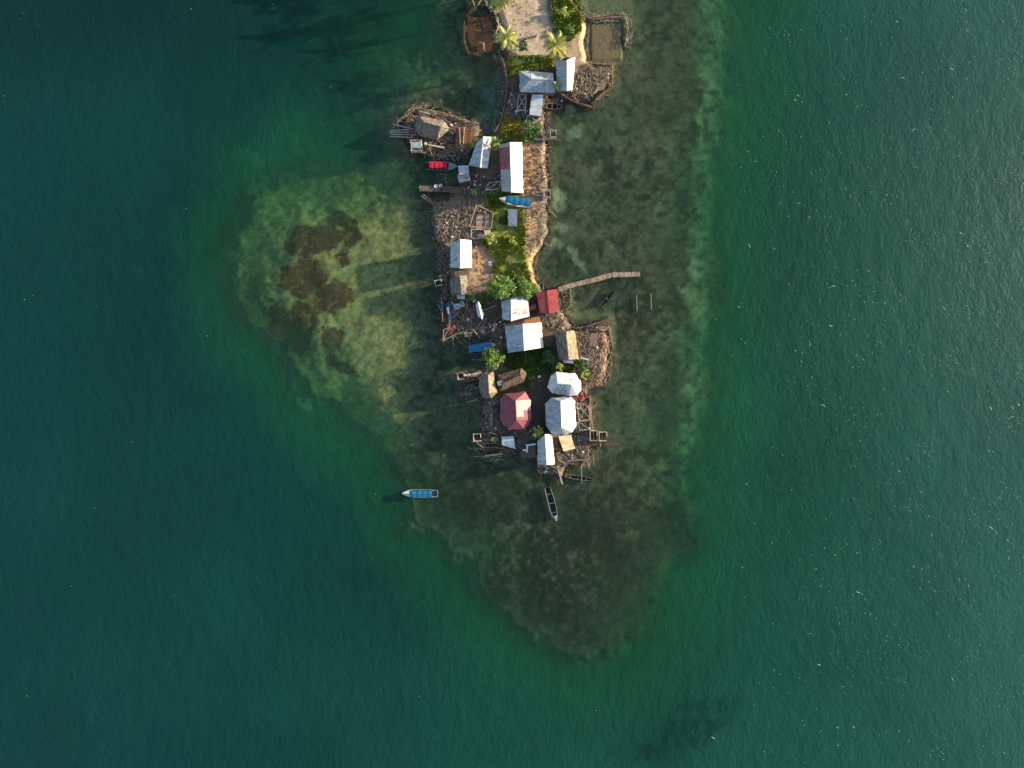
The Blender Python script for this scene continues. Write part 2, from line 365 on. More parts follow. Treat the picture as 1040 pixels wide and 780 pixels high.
paint((.22, .18, .105), ss(-3, 4, sdf(wpx, wpy, [(572,322),(600,326),(640,318),(610,312),(585,300),(572,306)])) * .6)
# land
lk = ss(-2.0, .8, dl)
paint((.115, .085, .06), lk)
paint((.16, .12, .085), lk * ss(.45, .65, n2) * .7)
def area(col, poly, f=2.0, k=1.0, br=0.0):
    m = ss(-f, f, sdf(wpx * .35 + px * .65, wpy * .35 + py * .65, poly)) * k * ss(-3, 0, dl)
    if br: m = m * ss(.5 - br, .5 + br, n3 * .6 + n1 * .4 + .06)
    paint(col, m)
area((.45, .35, .255), [(510,-60),(558,-60),(556,0),(559,28),(563,45),(560,56),(545,58),(530,57),(520,52),(514,30),(508,20)])       # sandy clearing at the top
area((.12, .16, .16), [(556,-20),(561,-20),(562,22),(565,32),(560,34),(556,10)], 1.2, .7)                                               # grey path beside the bank
area((.16, .22, .035), [(560,-60),(583,-60),(590,15),(592,28),(580,40),(566,36),(561,20)], 2)
area((.06, .095, .025), [(517,55),(530,58),(560,57),(560,68),(530,72),(516,78)], 2)
area((.38, .27, .17), [(572,50),(590,20),(598,60),(605,66),(600,90),(582,92),(570,65)], 3)
area((.50, .35, .19), [(591,24),(598,24),(600,64),(592,64)], 1.5)
area((.20, .145, .095), [(590,66),(620,66),(620,92),(598,104),(580,96)], 3)
area((.075, .11, .025), [(510,118),(530,118),(548,124),(546,144),(510,144)], 2)
area((.17, .13, .08), [(549,100),(558,116),(556,140),(547,142)], 2)
area((.48, .29, .14), [(530,145),(547,145),(544,196),(531,196)], 3)
area((.30, .22, .14), [(543,150),(558,146),(558,196),(545,196)], 3, .8, .3)
area((.50, .32, .16), [(530,200),(547,200),(546,255),(555,290),(538,290),(531,250)], 3)
area((.18, .15, .11), [(543,200),(558,200),(557,240),(545,255)], 3, .85)
area((.22, .24, .05), [(495,196),(515,196),(531,205),(532,250),(538,285),(530,300),(495,300),(502,260),(490,245),(497,225)], 3)
area((.27, .26, .05), [(497,205),(512,215),(512,255),(503,262),(498,240)], 4, .8, .2)
area((.20, .19, .04), [(528,230),(534,232),(538,280),(530,285)], 3, .7, .3)
area((.13, .115, .075), [(514,255),(519,255),(522,300),(517,300)], 1.2, .9)
area((.37, .25, .15), [(478,252),(497,250),(505,262),(503,285),(488,296),(478,292)], 3)
area((.17, .125, .095), [(452,204),(466,203),(500,214),(500,240),(478,244),(462,242),(455,215)], 3, .9)
area((.36, .23, .11), [(461,224),(473,226),(474,238),(462,239)], 2)
area((.030, .060, .014), [(510,357),(560,352),(562,382),(540,385),(534,395),(514,372)], 3)  # lawn colour darkened to stand for the shadow lying on it
area((.10, .08, .068), [(478,300),(508,300),(512,345),(496,345),(478,325)], 3, .9)
area((.32, .24, .16), [(548,318),(572,316),(585,334),(565,337),(550,327)], 2)
area((.30, .19, .12), [(583,336),(618,334),(619,390),(598,392),(588,368)], 3, .9)
area((.085, .065, .052), [(534,395),(556,385),(556,440),(534,440)], 2)  # alley shade painted into the dirt colour
area((.12, .045, .035), [(585,385),(597,385),(597,412),(586,405)], 2, .7)
area((.08, .06, .05), [(586,405),(598,405),(598,466),(570,474),(566,445)], 2, .9)
area((.36, .21, .10), [(557,438),(568,441),(566,452),(561,452)], 1.5)
paint((.04, .03, .022), ss(3.0, 0.2, np.abs(dl + .5)) * .55)                                      # wet dark waterline
C *= (.78 + .42 * n3 + ss(-1, 3, dl) * .5 * (n2 - .5))[..., None]
C = np.clip(C, 0, .8)
def m_ground():
    m = bpy.data.materials.new('ground and seabed'); m.use_nodes = True; nt = m.node_tree; L = nt.links.new
    b = nt.nodes['Principled BSDF']; b.inputs['Roughness'].default_value = .95; b.inputs['Specular IOR Level'].default_value = .08
    a = nd(nt, 'ShaderNodeAttribute', attribute_name='col'); tc = nd(nt, 'ShaderNodeTexCoord')
    n = nd(nt, 'ShaderNodeTexNoise'); n.inputs['Scale'].default_value = 1.7; n.inputs['Detail'].default_value = 9; n.inputs['Roughness'].default_value = .7
    L(tc.outputs['Object'], n.inputs['Vector'])
    r = nd(nt, 'ShaderNodeMapRange'); r.inputs['From Min'].default_value = .3; r.inputs['From Max'].default_value = .72; r.inputs['To Min'].default_value = .66; r.inputs['To Max'].default_value = 1.36
    L(n.outputs['Fac'], r.inputs['Value'])
    mu = nd(nt, 'ShaderNodeMix', data_type='RGBA', blend_type='MULTIPLY'); mu.inputs['Factor'].default_value = 1
    L(a.outputs['Color'], mu.inputs['A']); L(r.outputs[0], mu.inputs['B']); L(mu.outputs['Result'], b.inputs['Base Color'])
    bp = nd(nt, 'ShaderNodeBump'); bp.inputs['Strength'].default_value = .35; bp.inputs['Distance'].default_value = .12
    n2_ = nd(nt, 'ShaderNodeTexNoise'); n2_.inputs['Scale'].default_value = 3.5; n2_.inputs['Detail'].default_value = 6
    L(tc.outputs['Object'], n2_.inputs['Vector']); L(n2_.outputs['Fac'], bp.inputs['Height']); L(bp.outputs[0], b.inputs['Normal'])
    return m
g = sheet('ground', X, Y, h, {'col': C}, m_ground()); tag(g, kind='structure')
TERR = (xw, yw, h)
def gz(x, y):
    i = int(np.clip(np.searchsorted(xw, x) - 1, 0, len(xw) - 2)); j = int(np.clip(np.searchsorted(yw, y) - 1, 0, len(yw) - 2))
    return float(h[j, i])
def G(px_, py_, dz=0.0):
    """a point on the ground seen at this pixel"""
    p = W(px_, py_, GZ); z = gz(p.x, p.y); p = W(px_, py_, z); p.z = z + dz; return p

# ------------------------------------------------------------------ water
xa = axis([(-3000, -400, 200), (-400, -136, 12), (-136, 136, 1.0), (136, 400, 12), (400, 3001, 200)])
ya = axis([(-3000, -400, 200), (-400, -104, 12), (-104, 104, 1.0), (104, 400, 12), (400, 3001, 200)])
XA, YA = np.meshgrid(xa, ya); qx, qy = PX(XA), PY(YA)
hw, dlw, dsw = depth_field(qx, qy)
mk = np.zeros(qx.shape)
paint((.55, .50, .30), ss(.0, .6, EL(wpx, wpy, 550, 565, 85, 55, 35)) * ss(.46, .70, n3 * .35 + n1 * .35 + n2 * .3) * .9)
for cx, cy, rx, ry, a, s in ((710,735,45,24,-20,1),(670,762,32,16,0,1),(740,715,20,12,0,.8),(715,500,22,10,-30,.8),(735,470,10,22,0,.5),(790,480,30,30,0,.5),(690,520,12,10,0,.6),(255,300,14,50,0,.6),(400,478,24,10,25,.7)):
    m_ = ss(-.3, .35, EL(qx + (fbm(qx, qy, 6, 4, 11) - .5) * 26, qy + (fbm(qx, qy, 22, 4, 12) - .5) * 26, cx, cy, rx, ry, a)) * s * (.5 + .5 * ss(.38, .55, fbm(qx, qy, 6, 4, 11))); mk = np.maximum(mk, m_)
hw = np.where(mk > .05, np.maximum(hw, -3.2 + hw * .12) * mk + hw * (1 - mk), hw)
dep = np.maximum(-hw, 0)
K = np.array((.42, .13, .24))                                            # absorption per metre
T = np.exp(-K[None, None, :] * dep[..., None])
tt = 1 - np.exp(-.17 * dep)                                              # share of light turned back by the turbid water itself
trans = np.clip(T / np.exp(-.12 * dep)[..., None], 0, 1)
def lerp(a, b, t): return np.array(a)[None, None, :] * (1 - t[..., None]) + np.array(b)[None, None, :] * t[..., None]
big = fbm(qx, qy, 260, 4, 21)
teal = ss(620, 40, qx + (big - .5) * 300)
body = lerp((.0070, .062, .040), (.0028, .036, .035), teal)
grey = ss(760, 1040, qx + (big - .5) * 120)
body = body * (1 - grey[..., None]) + np.array((.016, .078, .060)) * grey[..., None]  # sun-side glint sheen on the right, painted into the body colour
grn = ss(-95, -8, dsw) * ss(40, -30, dsw)                                # greener, siltier water over the slope
body = body * (1 - .55 * grn[..., None]) + np.array((.014, .125, .052)) * .55 * grn[..., None]
olive = ss(-34, 34, dsw)
body = body * (1 - olive[..., None]) + np.array((.030, .074, .044)) * olive[..., None]
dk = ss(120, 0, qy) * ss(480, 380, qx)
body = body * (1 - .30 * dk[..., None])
body *= 1.04 * (.82 + .36 * fbm(qx, qy, 90, 5, 22))[..., None]
def m_water():
    m = bpy.data.materials.new('sea water'); m.use_nodes = True; nt = m.node_tree; L = nt.links.new
    for n in list(nt.nodes): nt.nodes.remove(n)
    out = nd(nt, 'ShaderNodeOutputMaterial')
    ab = nd(nt, 'ShaderNodeAttribute', attribute_name='body'); at = nd(nt, 'ShaderNodeAttribute', attribute_name='clear'); af = nd(nt, 'ShaderNodeAttribute', attribute_name='murk')
    tc = nd(nt, 'ShaderNodeTexCoord')
    def noise(scale, stretch, rot, detail=4, rough=.55):
        mp = nd(nt, 'ShaderNodeMapping'); mp.inputs['Scale'].default_value = stretch; mp.inputs['Rotation'].default_value = (0, 0, R(rot))
        L(tc.outputs['Object'], mp.inputs['Vector']); n = nd(nt, 'ShaderNodeTexNoise'); n.inputs['Scale'].default_value = scale; n.inputs['Detail'].default_value = detail; n.inputs['Roughness'].default_value = rough
        L(mp.outputs[0], n.inputs['Vector']); return n.outputs['Fac']
    a = noise(1.15, (1, .62, 1), 35, 7, .66); b = noise(.30, (1, .6, 1), 40, 3); 
    s = nd(nt, 'ShaderNodeMath', operation='MULTIPLY_ADD'); s.inputs[1].default_value = 1.6; L(b, s.inputs[0]); L(a, s.inputs[2])
    bp = nd(nt, 'ShaderNodeBump'); bp.inputs['Strength'].default_value = 1.0; bp.inputs['Distance'].default_value = WBUMP; L(s.outputs[0], bp.inputs['Height'])
    d = nd(nt, 'ShaderNodeBsdfDiffuse'); L(ab.outputs['Color'], d.inputs['Color']); L(bp.outputs[0], d.inputs['Normal'])
    t = nd(nt, 'ShaderNodeBsdfTransparent'); L(at.outputs['Color'], t.inputs['Color'])
    mx = nd(nt, 'ShaderNodeMixShader'); L(af.outputs['Fac'], mx.inputs[0]); L(t.outputs[0], mx.inputs[1]); L(d.outputs[0], mx.inputs[2])
    gl = nd(nt, 'ShaderNodeBsdfGlossy'); gl.inputs['Roughness'].default_value = .30; L(bp.outputs[0], gl.inputs['Normal'])
    fr = nd(nt, 'ShaderNodeFresnel'); ge = nd(nt, 'ShaderNodeNewGeometry'); io = nd(nt, 'ShaderNodeMapRange'); io.inputs['To Min'].default_value = 1.33; io.inputs['To Max'].default_value = 1 / 1.33; L(ge.outputs['Backfacing'], io.inputs['Value']); L(io.outputs[0], fr.inputs['IOR'])
    m2 = nd(nt, 'ShaderNodeMixShader'); L(fr.outputs[0], m2.inputs[0]); L(mx.outputs[0], m2.inputs[1]); L(gl.outputs[0], m2.inputs[2])
    L(m2.outputs[0], out.inputs['Surface']); return m
WBUMP = .12
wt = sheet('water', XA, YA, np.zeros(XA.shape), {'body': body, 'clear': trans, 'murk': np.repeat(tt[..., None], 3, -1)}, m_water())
tag(wt, kind='structure')

# ------------------------------------------------------------------ camera, light, view
cam = bpy.data.cameras.new('camera'); cam.lens = 24; cam.sensor_width = 36; cam.clip_end = 8000; cam.clip_start = 1
co = bpy.data.objects.new('camera', cam); COL.objects.link(co); co.location = (0, 0, H); co.rotation_euler = (0, 0, 0); sc.camera = co
SEL, SAZ = R(10.8), R(12)           # sun height; bearing north of east
dirv = Vector((math.cos(SAZ) * math.cos(SEL), math.sin(SAZ) * math.cos(SEL), math.sin(SEL)))
sun = bpy.data.lights.new('sun', 'SUN'); sun.energy = 5.0; sun.angle = R(.6); sun.color = (1, .83, .60)
so = bpy.data.objects.new('sun', sun); COL.objects.link(so); so.rotation_euler = dirv.to_track_quat('Z', 'Y').to_euler(); so.location = (100, 20, 60)
w = bpy.data.worlds.new('World'); sc.world = w; w.use_nodes = True; nt = w.node_tree
bg = nt.nodes['Background']; sk = nt.nodes.new('ShaderNodeTexSky'); sk.sky_type = 'NISHITA'; sk.sun_disc = False
sk.sun_elevation = SEL; sk.sun_rotation = math.pi / 2 - SAZ; sk.air_density = 1.0; sk.dust_density = 1.0
nt.links.new(sk.outputs[0], bg.inputs[0]); bg.inputs[1].default_value = .10
vs = sc.view_settings; vs.view_transform = 'Standard'; vs.look = 'None'; vs.gamma = 1; vs.use_curve_mapping = False; vs.exposure = 1.6
sc.render.engine = 'CYCLES'; sc.cycles.transparent_max_bounces = 12; sc.cycles.max_bounces = 6; sc.cycles.sample_clamp_indirect = 6
# ------------------------------------------------------------------ builders
def lerp3(a, b, t): return a + (b - a) * t
def slope(mb, a0, a1, r1, r0, pick, w=.9, th=.03, ragged=.16, r=None):
    """corrugated sheets side by side: eave a0->a1, ridge r0->r1"""
    L_ = (a1 - a0).length; n = max(2, int(round(L_ / w))); off = rnd.random() * 30
    for i in range(n):
        s0, s1 = i / n, (i + 1) / n
        e0, e1 = lerp3(a0, a1, s0), lerp3(a0, a1, s1); q0, q1 = lerp3(r0, r1, s0), lerp3(r0, r1, s1)
        ext = rnd.uniform(-.02, ragged) / max(.5, (e0 - q0).length); e0 = e0 + (e0 - q0) * ext; e1 = e1 + (e1 - q1) * ext
        up = Vector((0, 0, .012 * (i % 2) + rnd.uniform(0, .006)))
        ln = (e0 - q0).length; m, tint, *alt = pick((s0 + s1) / 2)
        rows = 2 if ln > 3 else 1
        for k in range(rows):
            t0, t1 = k / rows, (k + 1) / rows
            if alt and k == 0: m = alt[0]
            elif alt: m = pick((s0 + s1) / 2)[0]
            p = [lerp3(e0, q0, t0), lerp3(e1, q1, t0), lerp3(e1, q1, t1), lerp3(e0, q0, t1)]
            u2 = up + Vector((0, 0, .02 * (rows - 1 - k) * -1 + .02))
            k0 = len(mb.v); mb.v += [v + u2 for v in p] + [v + u2 - Vector((0, 0, th)) for v in p]
            tv = tint if isinstance(tint, tuple) else tint * rnd.choice((1, 1, .95, .88, 1.05, .74 if rnd.random() < .4 else .92))
            v0 = ln * (1 - t0) + off; v1 = ln * (1 - t1) + off; u0 = s0 * L_ + off * (1 if k else 2); u1 = s1 * L_ + off * (1 if k else 2)
            mb.face([k0, k0 + 1, k0 + 2, k0 + 3], m, tv, [(u0, v0), (u1, v0), (u1, v1), (u0, v1)])
            for f in ((7, 6, 5, 4), (0, 4, 5, 1), (1, 5, 6, 2), (2, 6, 7, 3), (3, 7, 4, 0)): mb.face([k0 + j for j in f], m, tv)
def tri_slab(mb, pts, mi, tint, th=.03):
    k0 = len(mb.v); n = len(pts); mb.v += pts + [v - Vector((0, 0, th)) for v in pts]
    a, b = pts[0], pts[1]; u = (b - a).normalized(); nn = (b - a).cross(pts[-1] - a).normalized(); v = nn.cross(u)
    mb.face(list(range(k0, k0 + n)), mi, tint, [((p - a).dot(u) + a.x, -(p - a).dot(v) + a.y) for p in pts])
    mb.face([k0 + n + i for i in range(n)][::-1], mi, tint)
    for i in range(n):
        j = (i + 1) % n; mb.face([k0 + i, k0 + n + i, k0 + n + j, k0 + j], mi, tint)
def thatch_face(mb, pts, mi, th=.22):
    """a shaggy, uneven thatched slope"""
    bm = bmesh.new(); vs_ = [bm.verts.new(p) for p in pts]; f = bm.faces.new(vs_)
    bmesh.ops.triangulate(bm, faces=[f]) if len(pts) > 4 else None
    for _ in range(3): bmesh.ops.subdivide_edges(bm, edges=bm.edges[:], cuts=1, use_grid_fill=True)
    k0 = len(mb.v); bnd = {v for e in bm.edges if len(e.link_faces) == 1 for v in e.verts}
    bm.verts.index_update(); n = len(bm.verts)
    for v in bm.verts:
        p = v.co.copy(); j = .10 if v in bnd else .07
        p += Vector((rnd.uniform(-j, j), rnd.uniform(-j, j), rnd.uniform(-.05, .07))); mb.v.append(p)
    for v in list(mb.v[k0:k0 + n]): mb.v.append(v - Vector((0, 0, th)))
    for fc in bm.faces:
        t = rnd.uniform(.72, 1.2); idx = [k0 + v.index for v in fc.verts]
        mb.face(idx, mi, t); mb.face([i + n for i in idx][::-1], mi, t)
    for e in bm.edges:
        if len(e.link_faces) == 1:
            l = e.link_loops[0]; a, b = l.vert.index + k0, l.link_loop_next.vert.index + k0
            mb.face([a, a + n, b + n, b], mi, .8)
    bm.free()
def house(name, label, cat, A0, A1, B0, B1, R0, R1, top=(), bot=(), ze=2.9, zr=4.6, mats=None, pickw=None, picke=None, thatch=False, wallm=None, group=None, gable=True, zg=GZ, door='A', cap=None, openside=False, ends=0, inset=.35, w=.9, zb=None, holes=()):
    P = lambda p, z: W(p[0], p[1], z)
    a0, a1, b0, b1 = P(A0, ze), P(A1, ze), P(B0, ze if zb is None else zb), P(B1, ze if zb is None else zb); r0, r1 = P(R0, zr), P(R1, zr)
    tp = [P(p, ze) for p in top]; bt = [P(p, ze) for p in bot]
    loop = [a0, a1] + bt[::-1] + [b1, b0] + tp[::-1] if False else [a0, a1] + [p for p in bt] + [b1, b0] + [p for p in tp]
    cen = sum(loop, Vector()) / len(loop)
    root = empty(name, (cen.x, cen.y, zg)); tag(root, label, cat, group)
    mats = mats or [M_white()]
    nm = len(mats); pw = pickw or (lambda s: (0, 1.0)); pe = picke or (lambda s: (min(1, nm - 1), 1.0))
    mb = MB()
    if thatch:
        thatch_face(mb, [a0, a1, r1, r0], 0); thatch_face(mb, [b1, b0, r0, r1], min(1, nm - 1))
    else:
        slope(mb, a0, a1, r1, r0, pw, w=w); slope(mb, b1, b0, r0, r1, pe, w=w)
    em = min(ends, nm - 1)
    for seq, r in (([b0] + tp + [a0], r0), ([a1] + bt + [b1], r1)):
        if gable and len(seq) == 2: continue
        for i in range(len(seq) - 1):
            if thatch: thatch_face(mb, [seq[i], seq[i + 1], r], em)
            else:
                ns = max(1, int(round((seq[i + 1] - seq[i]).length / 1.1)))
                for q in range(ns):
                    e0 = lerp3(seq[i], seq[i + 1], q / ns); e1 = lerp3(seq[i], seq[i + 1], (q + 1) / ns); ex = rnd.uniform(-.01, .09)
                    tri_slab(mb, [e0 + (e0 - r) * ex, e1 + (e1 - r) * ex, r + Vector((0, 0, .004))], em, rnd.uniform(.78, 1.04))
    roof = mb.build('roof', mats, root)
    c = MB()
    if thatch:
        n = 7; pts = [lerp3(r0, r1, i / n) + Vector((rnd.uniform(-.06, .06), rnd.uniform(-.06, .06), .06)) for i in range(n + 1)]
        for i in range(n): c.tube(pts[i], pts[i + 1], .17, .15, 6, 0, rnd.uniform(.7, 1.1))
        c.build('ridge_bundle', [cap or mats[0]], roof)
    else:
        d = (r1 - r0); u = d.normalized(); x = Vector((-u.y, u.x, 0)); k = 6
        for i in range(k):
            p, q = lerp3(r0, r1, i / k), lerp3(r0, r1, (i + 1) / k + .01)
            z = Vector((0, 0, .075 + .008 * (i % 2)))
            dr = Vector((0, 0, (zr - ze) * .18 / max(.6, (Vector((a0.x, a0.y, 0)) - Vector((r0.x, r0.y, 0))).length)))
            for sgn in (-1, 1):
                s = x * .18 * sgn; k0 = len(c.v)
                c.v += [p + z, q + z, q + z + s - dr, p + z + s - dr]; c.face([k0, k0 + 1, k0 + 2, k0 + 3] if sgn > 0 else [k0 + 3, k0 + 2, k0 + 1, k0], 0, rnd.uniform(.8, 1))
        c.build('ridge_cap', [cap or mats[-1]], roof)
    # walls, set in under the eaves
    ins = [lerp3(p, cen, min(.45, inset / max(.3, (Vector((p.x - cen.x, p.y - cen.y, 0))).length))) for p in loop]
    wz = []
    n = len(ins); wm = MB(); th = .08
    def col(p, z): return Vector((p.x, p.y, z))
    def wall(p, q, zp, zq, peak=None):
        u = (q - p); u.z = 0; u.normalize(); nn = Vector((u.y, -u.x, 0)) * th
        lo = zg - .15
        outer = [col(p, lo), col(q, lo), col(q, zq)] + ([peak] if peak is not None else []) + [col(p, zp)]
        k0 = len(wm.v); m = len(outer); wm.v += outer + [v - nn for v in outer]
        t = rnd.uniform(.85, 1.1)
        wm.face(range(k0, k0 + m), 0, t); wm.face([k0 + m + i for i in range(m)][::-1], 0, t)
        for i in range(m):
            j = (i + 1) % m; wm.face([k0 + i, k0 + m + i, k0 + m + j, k0 + j], 0, t)
    zt = ze - (.02 if not thatch else .12)
    seq = [a0, a1] + bt + [b1, b0] + tp
    if openside:
        for p in ins[:2] + [ins[2 + len(bt)], ins[3 + len(bt)]]:
            q = MB(); q.tube(col(p, zg - 1.2), col(p, ze - .04), .07, .06, 6); q.build('post', M_plank(), root)
    else:
        zB = (zb if zb is not None else ze) - .06
        nb = len(bt)
        for i in range(n):
            j = (i + 1) % n; p, q = ins[i], ins[j]
            zp = zB if i in (2 + nb, 3 + nb) else zt; zq = zB if j in (2 + nb, 3 + nb) else zt
            peak = None
            if gable and i == 1 and not bt: peak = lerp3(r1, (r0 + r1) / 2, .12); peak = Vector((lerp3(p, q, .5).x, lerp3(p, q, .5).y, 0)); t = max(.1, min(.9, ((r1 - p).dot((q - p)) / (q - p).length_squared))); peak = col(lerp3(p, q, t), zr - .16)
            if gable and i == 3 + nb and not tp: t = max(.1, min(.9, ((r0 - p).dot((q - p)) / (q - p).length_squared))); peak = col(lerp3(p, q, t), zr - .16)
            wall(p, q, zp, zq, peak)
        wm.build('wall', wallm or M_cane(), root)
        for (i, kind) in ((0 if door == 'A' else 2 + nb, 'door'), (2 + nb if door == 'A' else 0, 'window')):
            p, q = ins[i], ins[(i + 1) % n]; mid = lerp3(p, q, .5); u = (q - p); u.z = 0; u.normalize(); nn = Vector((u.y, -u.x, 0))
            ang = math.atan2(u.y, u.x); d = MB()
            if kind == 'door': d.box(col(mid, zg + .9) + nn * .03, (.85, .06, 1.75), ang)
            else: d.box(col(mid, zg + 1.3) + nn * .03, (.8, .06, .6), ang)
            d.build(kind, M_plankb(), root)
    if not thatch:
        # stones that hold the sheets down
        for k in range(rnd.randint(2, 4)):
            s = rnd.uniform(.1, .9); t = rnd.uniform(.15, .8); o1, o2 = (a0, a1) if rnd.random() < .5 else (b0, b1)
            p = lerp3(lerp3(o1, o2, s), lerp3(r0, r1, s), t) + Vector((0, 0, .13))
            hb = MB(); hb.rock(p, rnd.uniform(.10, .17), 0, rnd.uniform(.6, 1.1)); hb.build('roof_stone', M_rock(), root)
    return root
def sheet_roof(name, label, cat, pts, zs, m, post=True, group=None, zg=GZ, wall=False, wallm=None, w=.8, tintf=None, low=1.0):
    """a single lean-to sheet roof: pts a0, a1 (low eave), b1, b0 (high edge)"""
    q = [W(p[0], p[1], z) for p, z in zip(pts, zs)]; cen = sum(q, Vector()) / 4
    root = empty(name, (cen.x, cen.y, zg)); tag(root, label, cat, group)
    mb = MB(); slope(mb, q[0], q[1], q[2], q[3], tintf or (lambda s: (0, 1.0)), w=w); mb.build('roof', m if isinstance(m, list) else [m], root)
    ins = [lerp3(p, cen, .12) for p in q]
    for p in ins:
        c = MB(); c.tube(Vector((p.x, p.y, zg - low)), Vector((p.x, p.y, p.z - .05)), .055, .05, 6); c.build('post', M_plank(), root)
    if wall:
        c = MB()
        for i in range(4):
            a, b = ins[i], ins[(i + 1) % 4]; u = (b - a); u.z = 0; u.normalize(); nn = Vector((u.y, -u.x, 0)) * .05; k0 = len(c.v)
            o = [Vector((a.x, a.y, zg - .1)), Vector((b.x, b.y, zg - .1)), Vector((b.x, b.y, b.z - .09)), Vector((a.x, a.y, a.z - .09))]
            c.v += o + [v - nn for v in o]
            for f in ((0, 1, 2, 3), (7, 6, 5, 4), (0, 4, 5, 1), (1, 5, 6, 2), (2, 6, 7, 3), (3, 7, 4, 0)): c.face([k0 + j for j in f], 0, 1)
        c.build('wall', wallm or M_cane(), root)
    return root

def pick(*segs):
    """segs of (until, material, tint)"""
    def f(s):
        for u, m, t, *a in segs:
            if s <= u: return (m, t, *a)
        return segs[-1][1:]
    return f

# --- boats -----------------------------------------------------------
def boat(name, label, bow, stern, width, hullm, canopy=None, cz=1.35, cspan=(.16, .78), motor=True, deckm=None, inner=None, benches=3, fore=.2, group=None, canoe=False, z0=0.0, depth=.55, rimm=None, sink=.18, canopyw=.80):
    b = W(*bow, 0.3 + z0); s = W(*stern, 0.3 + z0); c = (b + s) / 2; L_ = (b - s).length; ang = math.atan2(b.y - s.y, b.x - s.x); wd = width
    root = empty(name, (c.x, c.y, z0), ang); tag(root, label, 'canoe' if canoe else 'boat', group)
    NS = 13; secs = []
    for i in range(NS):
        t = i / (NS - 1); x = -L_ / 2 + L_ * t
        if canoe: wv = math.sin(math.pi * min(1, max(0, t * .94 + .03))) ** .55 * .96 + .03; sh = .16 * (2 * t - 1) ** 2 * 1.5
        else:
            wv = .82 + .18 * ss(0, .35, t) if t < .55 else (1 - ((t - .55) / .45) ** 2.8) * .9 + .10; sh = .25 * max(0, (t - .45) / .55) ** 1.6
        secs.append((x, wd / 2 * float(wv), depth * .6 + sh, -depth * .4 + (.35 * max(0, t - .8) / .2 * depth)))
    prof = [(-1, 1), (-.93, .35), (-.62, -.55), (0, -1), (.62, -.55), (.93, .35), (1, 1)]
    def ring(sec, k, floor=None):
        x, hw_, zt, zb = sec; out = []
        for u, v in prof:
            z = (zt + zb) / 2 + v * (zt - zb) / 2
            if floor is not None: z = max(z, zb + floor)
            out.append(Vector((x, u * hw_ * k, z)))
        return out
    mb = MB()
    def loft(rings, flip, mi):
        k0 = len(mb.v); m = len(prof)
        for r_ in rings: mb.v += r_
        for i in range(len(rings) - 1):
            for j in range(m - 1):
                q = [k0 + i * m + j, k0 + (i + 1) * m + j, k0 + (i + 1) * m + j + 1, k0 + i * m + j + 1]
                mb.face(q[::-1] if flip else q, mi, rnd.uniform(.92, 1.04))
        return k0
    outer = [ring(x, 1) for x in secs]; inn = [ring((x[0] * .985, max(.015, x[1] - .06), x[2], x[3]), 1, .14) for x in secs]
    ko = loft(outer, False, 0); ki = loft(inn, True, 1); m = len(prof)
    for i in range(NS - 1):
        for j in (0, m - 1):
            q = [ko + i * m + j, ko + (i + 1) * m + j, ki + (i + 1) * m + j, ki + i * m + j]; mb.face(q if j else q[::-1], 2, 1)
    for base, e, mi in ((ko, 0, 0), (ko, NS - 1, 0), (ki, 0, 1)): mb.face([base + e * m + j for j in range(m)], mi, .9)
    mb.v = [v - Vector((0, 0, sink - depth * .25)) for v in mb.v]; dz = -(sink - depth * .25)
    hull = mb.build('hull', [hullm, inner or hullm, rimm or hullm], root, True)
    def at(t): 
        i = min(NS - 2, int(t * (NS - 1))); f = t * (NS - 1) - i; A, B = secs[i], secs[i + 1]; return [A[k] + (B[k] - A[k]) * f for k in range(4)]
    if fore:
        d = MB(); ts = [1 - fore + fore * i / 5 for i in range(6)]; k0 = 0
        for t in ts:
            x, hw_, zt, zb = at(min(t, .999)); d.v += [Vector((x, -hw_, zt + dz + .012)), Vector((x, 0, zt + dz + .07)), Vector((x, hw_, zt + dz + .012))]
        for i in range(5):
            for j in range(2): d.face([i * 3 + j, i * 3 + 3 + j, i * 3 + 4 + j, i * 3 + 1 + j], 0, 1)
        n_ = len(d.v); d.v += [v - Vector((0, 0, .03)) for v in d.v]
        for f in list(d.f): d.face([q + n_ for q in f][::-1], 0, 1)
        d.build('foredeck', deckm or hullm, root, True)
    for k in range(benches):
        t = .2 + .55 * k / max(1, benches - 1) if benches > 1 else .5
        x, hw_, zt, zb = at(t); e = MB(); e.box((x, 0, zt + dz - .10), (.24, hw_ * 2 - .10, .035)); e.build('bench', M_plank(), root, True)
    if canopy:
        x0 = -L_ / 2 + L_ * cspan[0]; x1 = -L_ / 2 + L_ * cspan[1]; hw_ = wd / 2 * canopyw; e = MB(); nx, ny = 12, 6
        for i in range(nx + 1):
            for j in range(ny + 1):
                u = i / nx; v = j / ny * 2 - 1
                sag = .05 * abs(math.sin(u * math.pi * 4))
                e.v.append(Vector((x0 + (x1 - x0) * u, v * hw_, cz + .16 * (1 - v * v) - .05 + sag + rnd.uniform(-.012, .012))))
        for i in range(nx):
            for j in range(ny): e.face([i * (ny + 1) + j, (i + 1) * (ny + 1) + j, (i + 1) * (ny + 1) + j + 1, i * (ny + 1) + j + 1], 0, rnd.uniform(.93, 1.05))
        n_ = len(e.v); e.v += [v - Vector((0, 0, .02)) for v in e.v]
        for f in list(e.f): e.face([q + n_ for q in f][::-1], 0, 1)
        e.build('canopy', canopy, root, True)
        for x in (x0 + .1, (x0 + x1) / 2, x1 - .1):
            for sg in (-1, 1):
                e = MB(); e.tube((x, sg * (hw_ - .08), .2), (x, sg * (hw_ - .08), cz - .03), .025, .025, 5); e.build('canopy_post', M_whitep(), root, True)
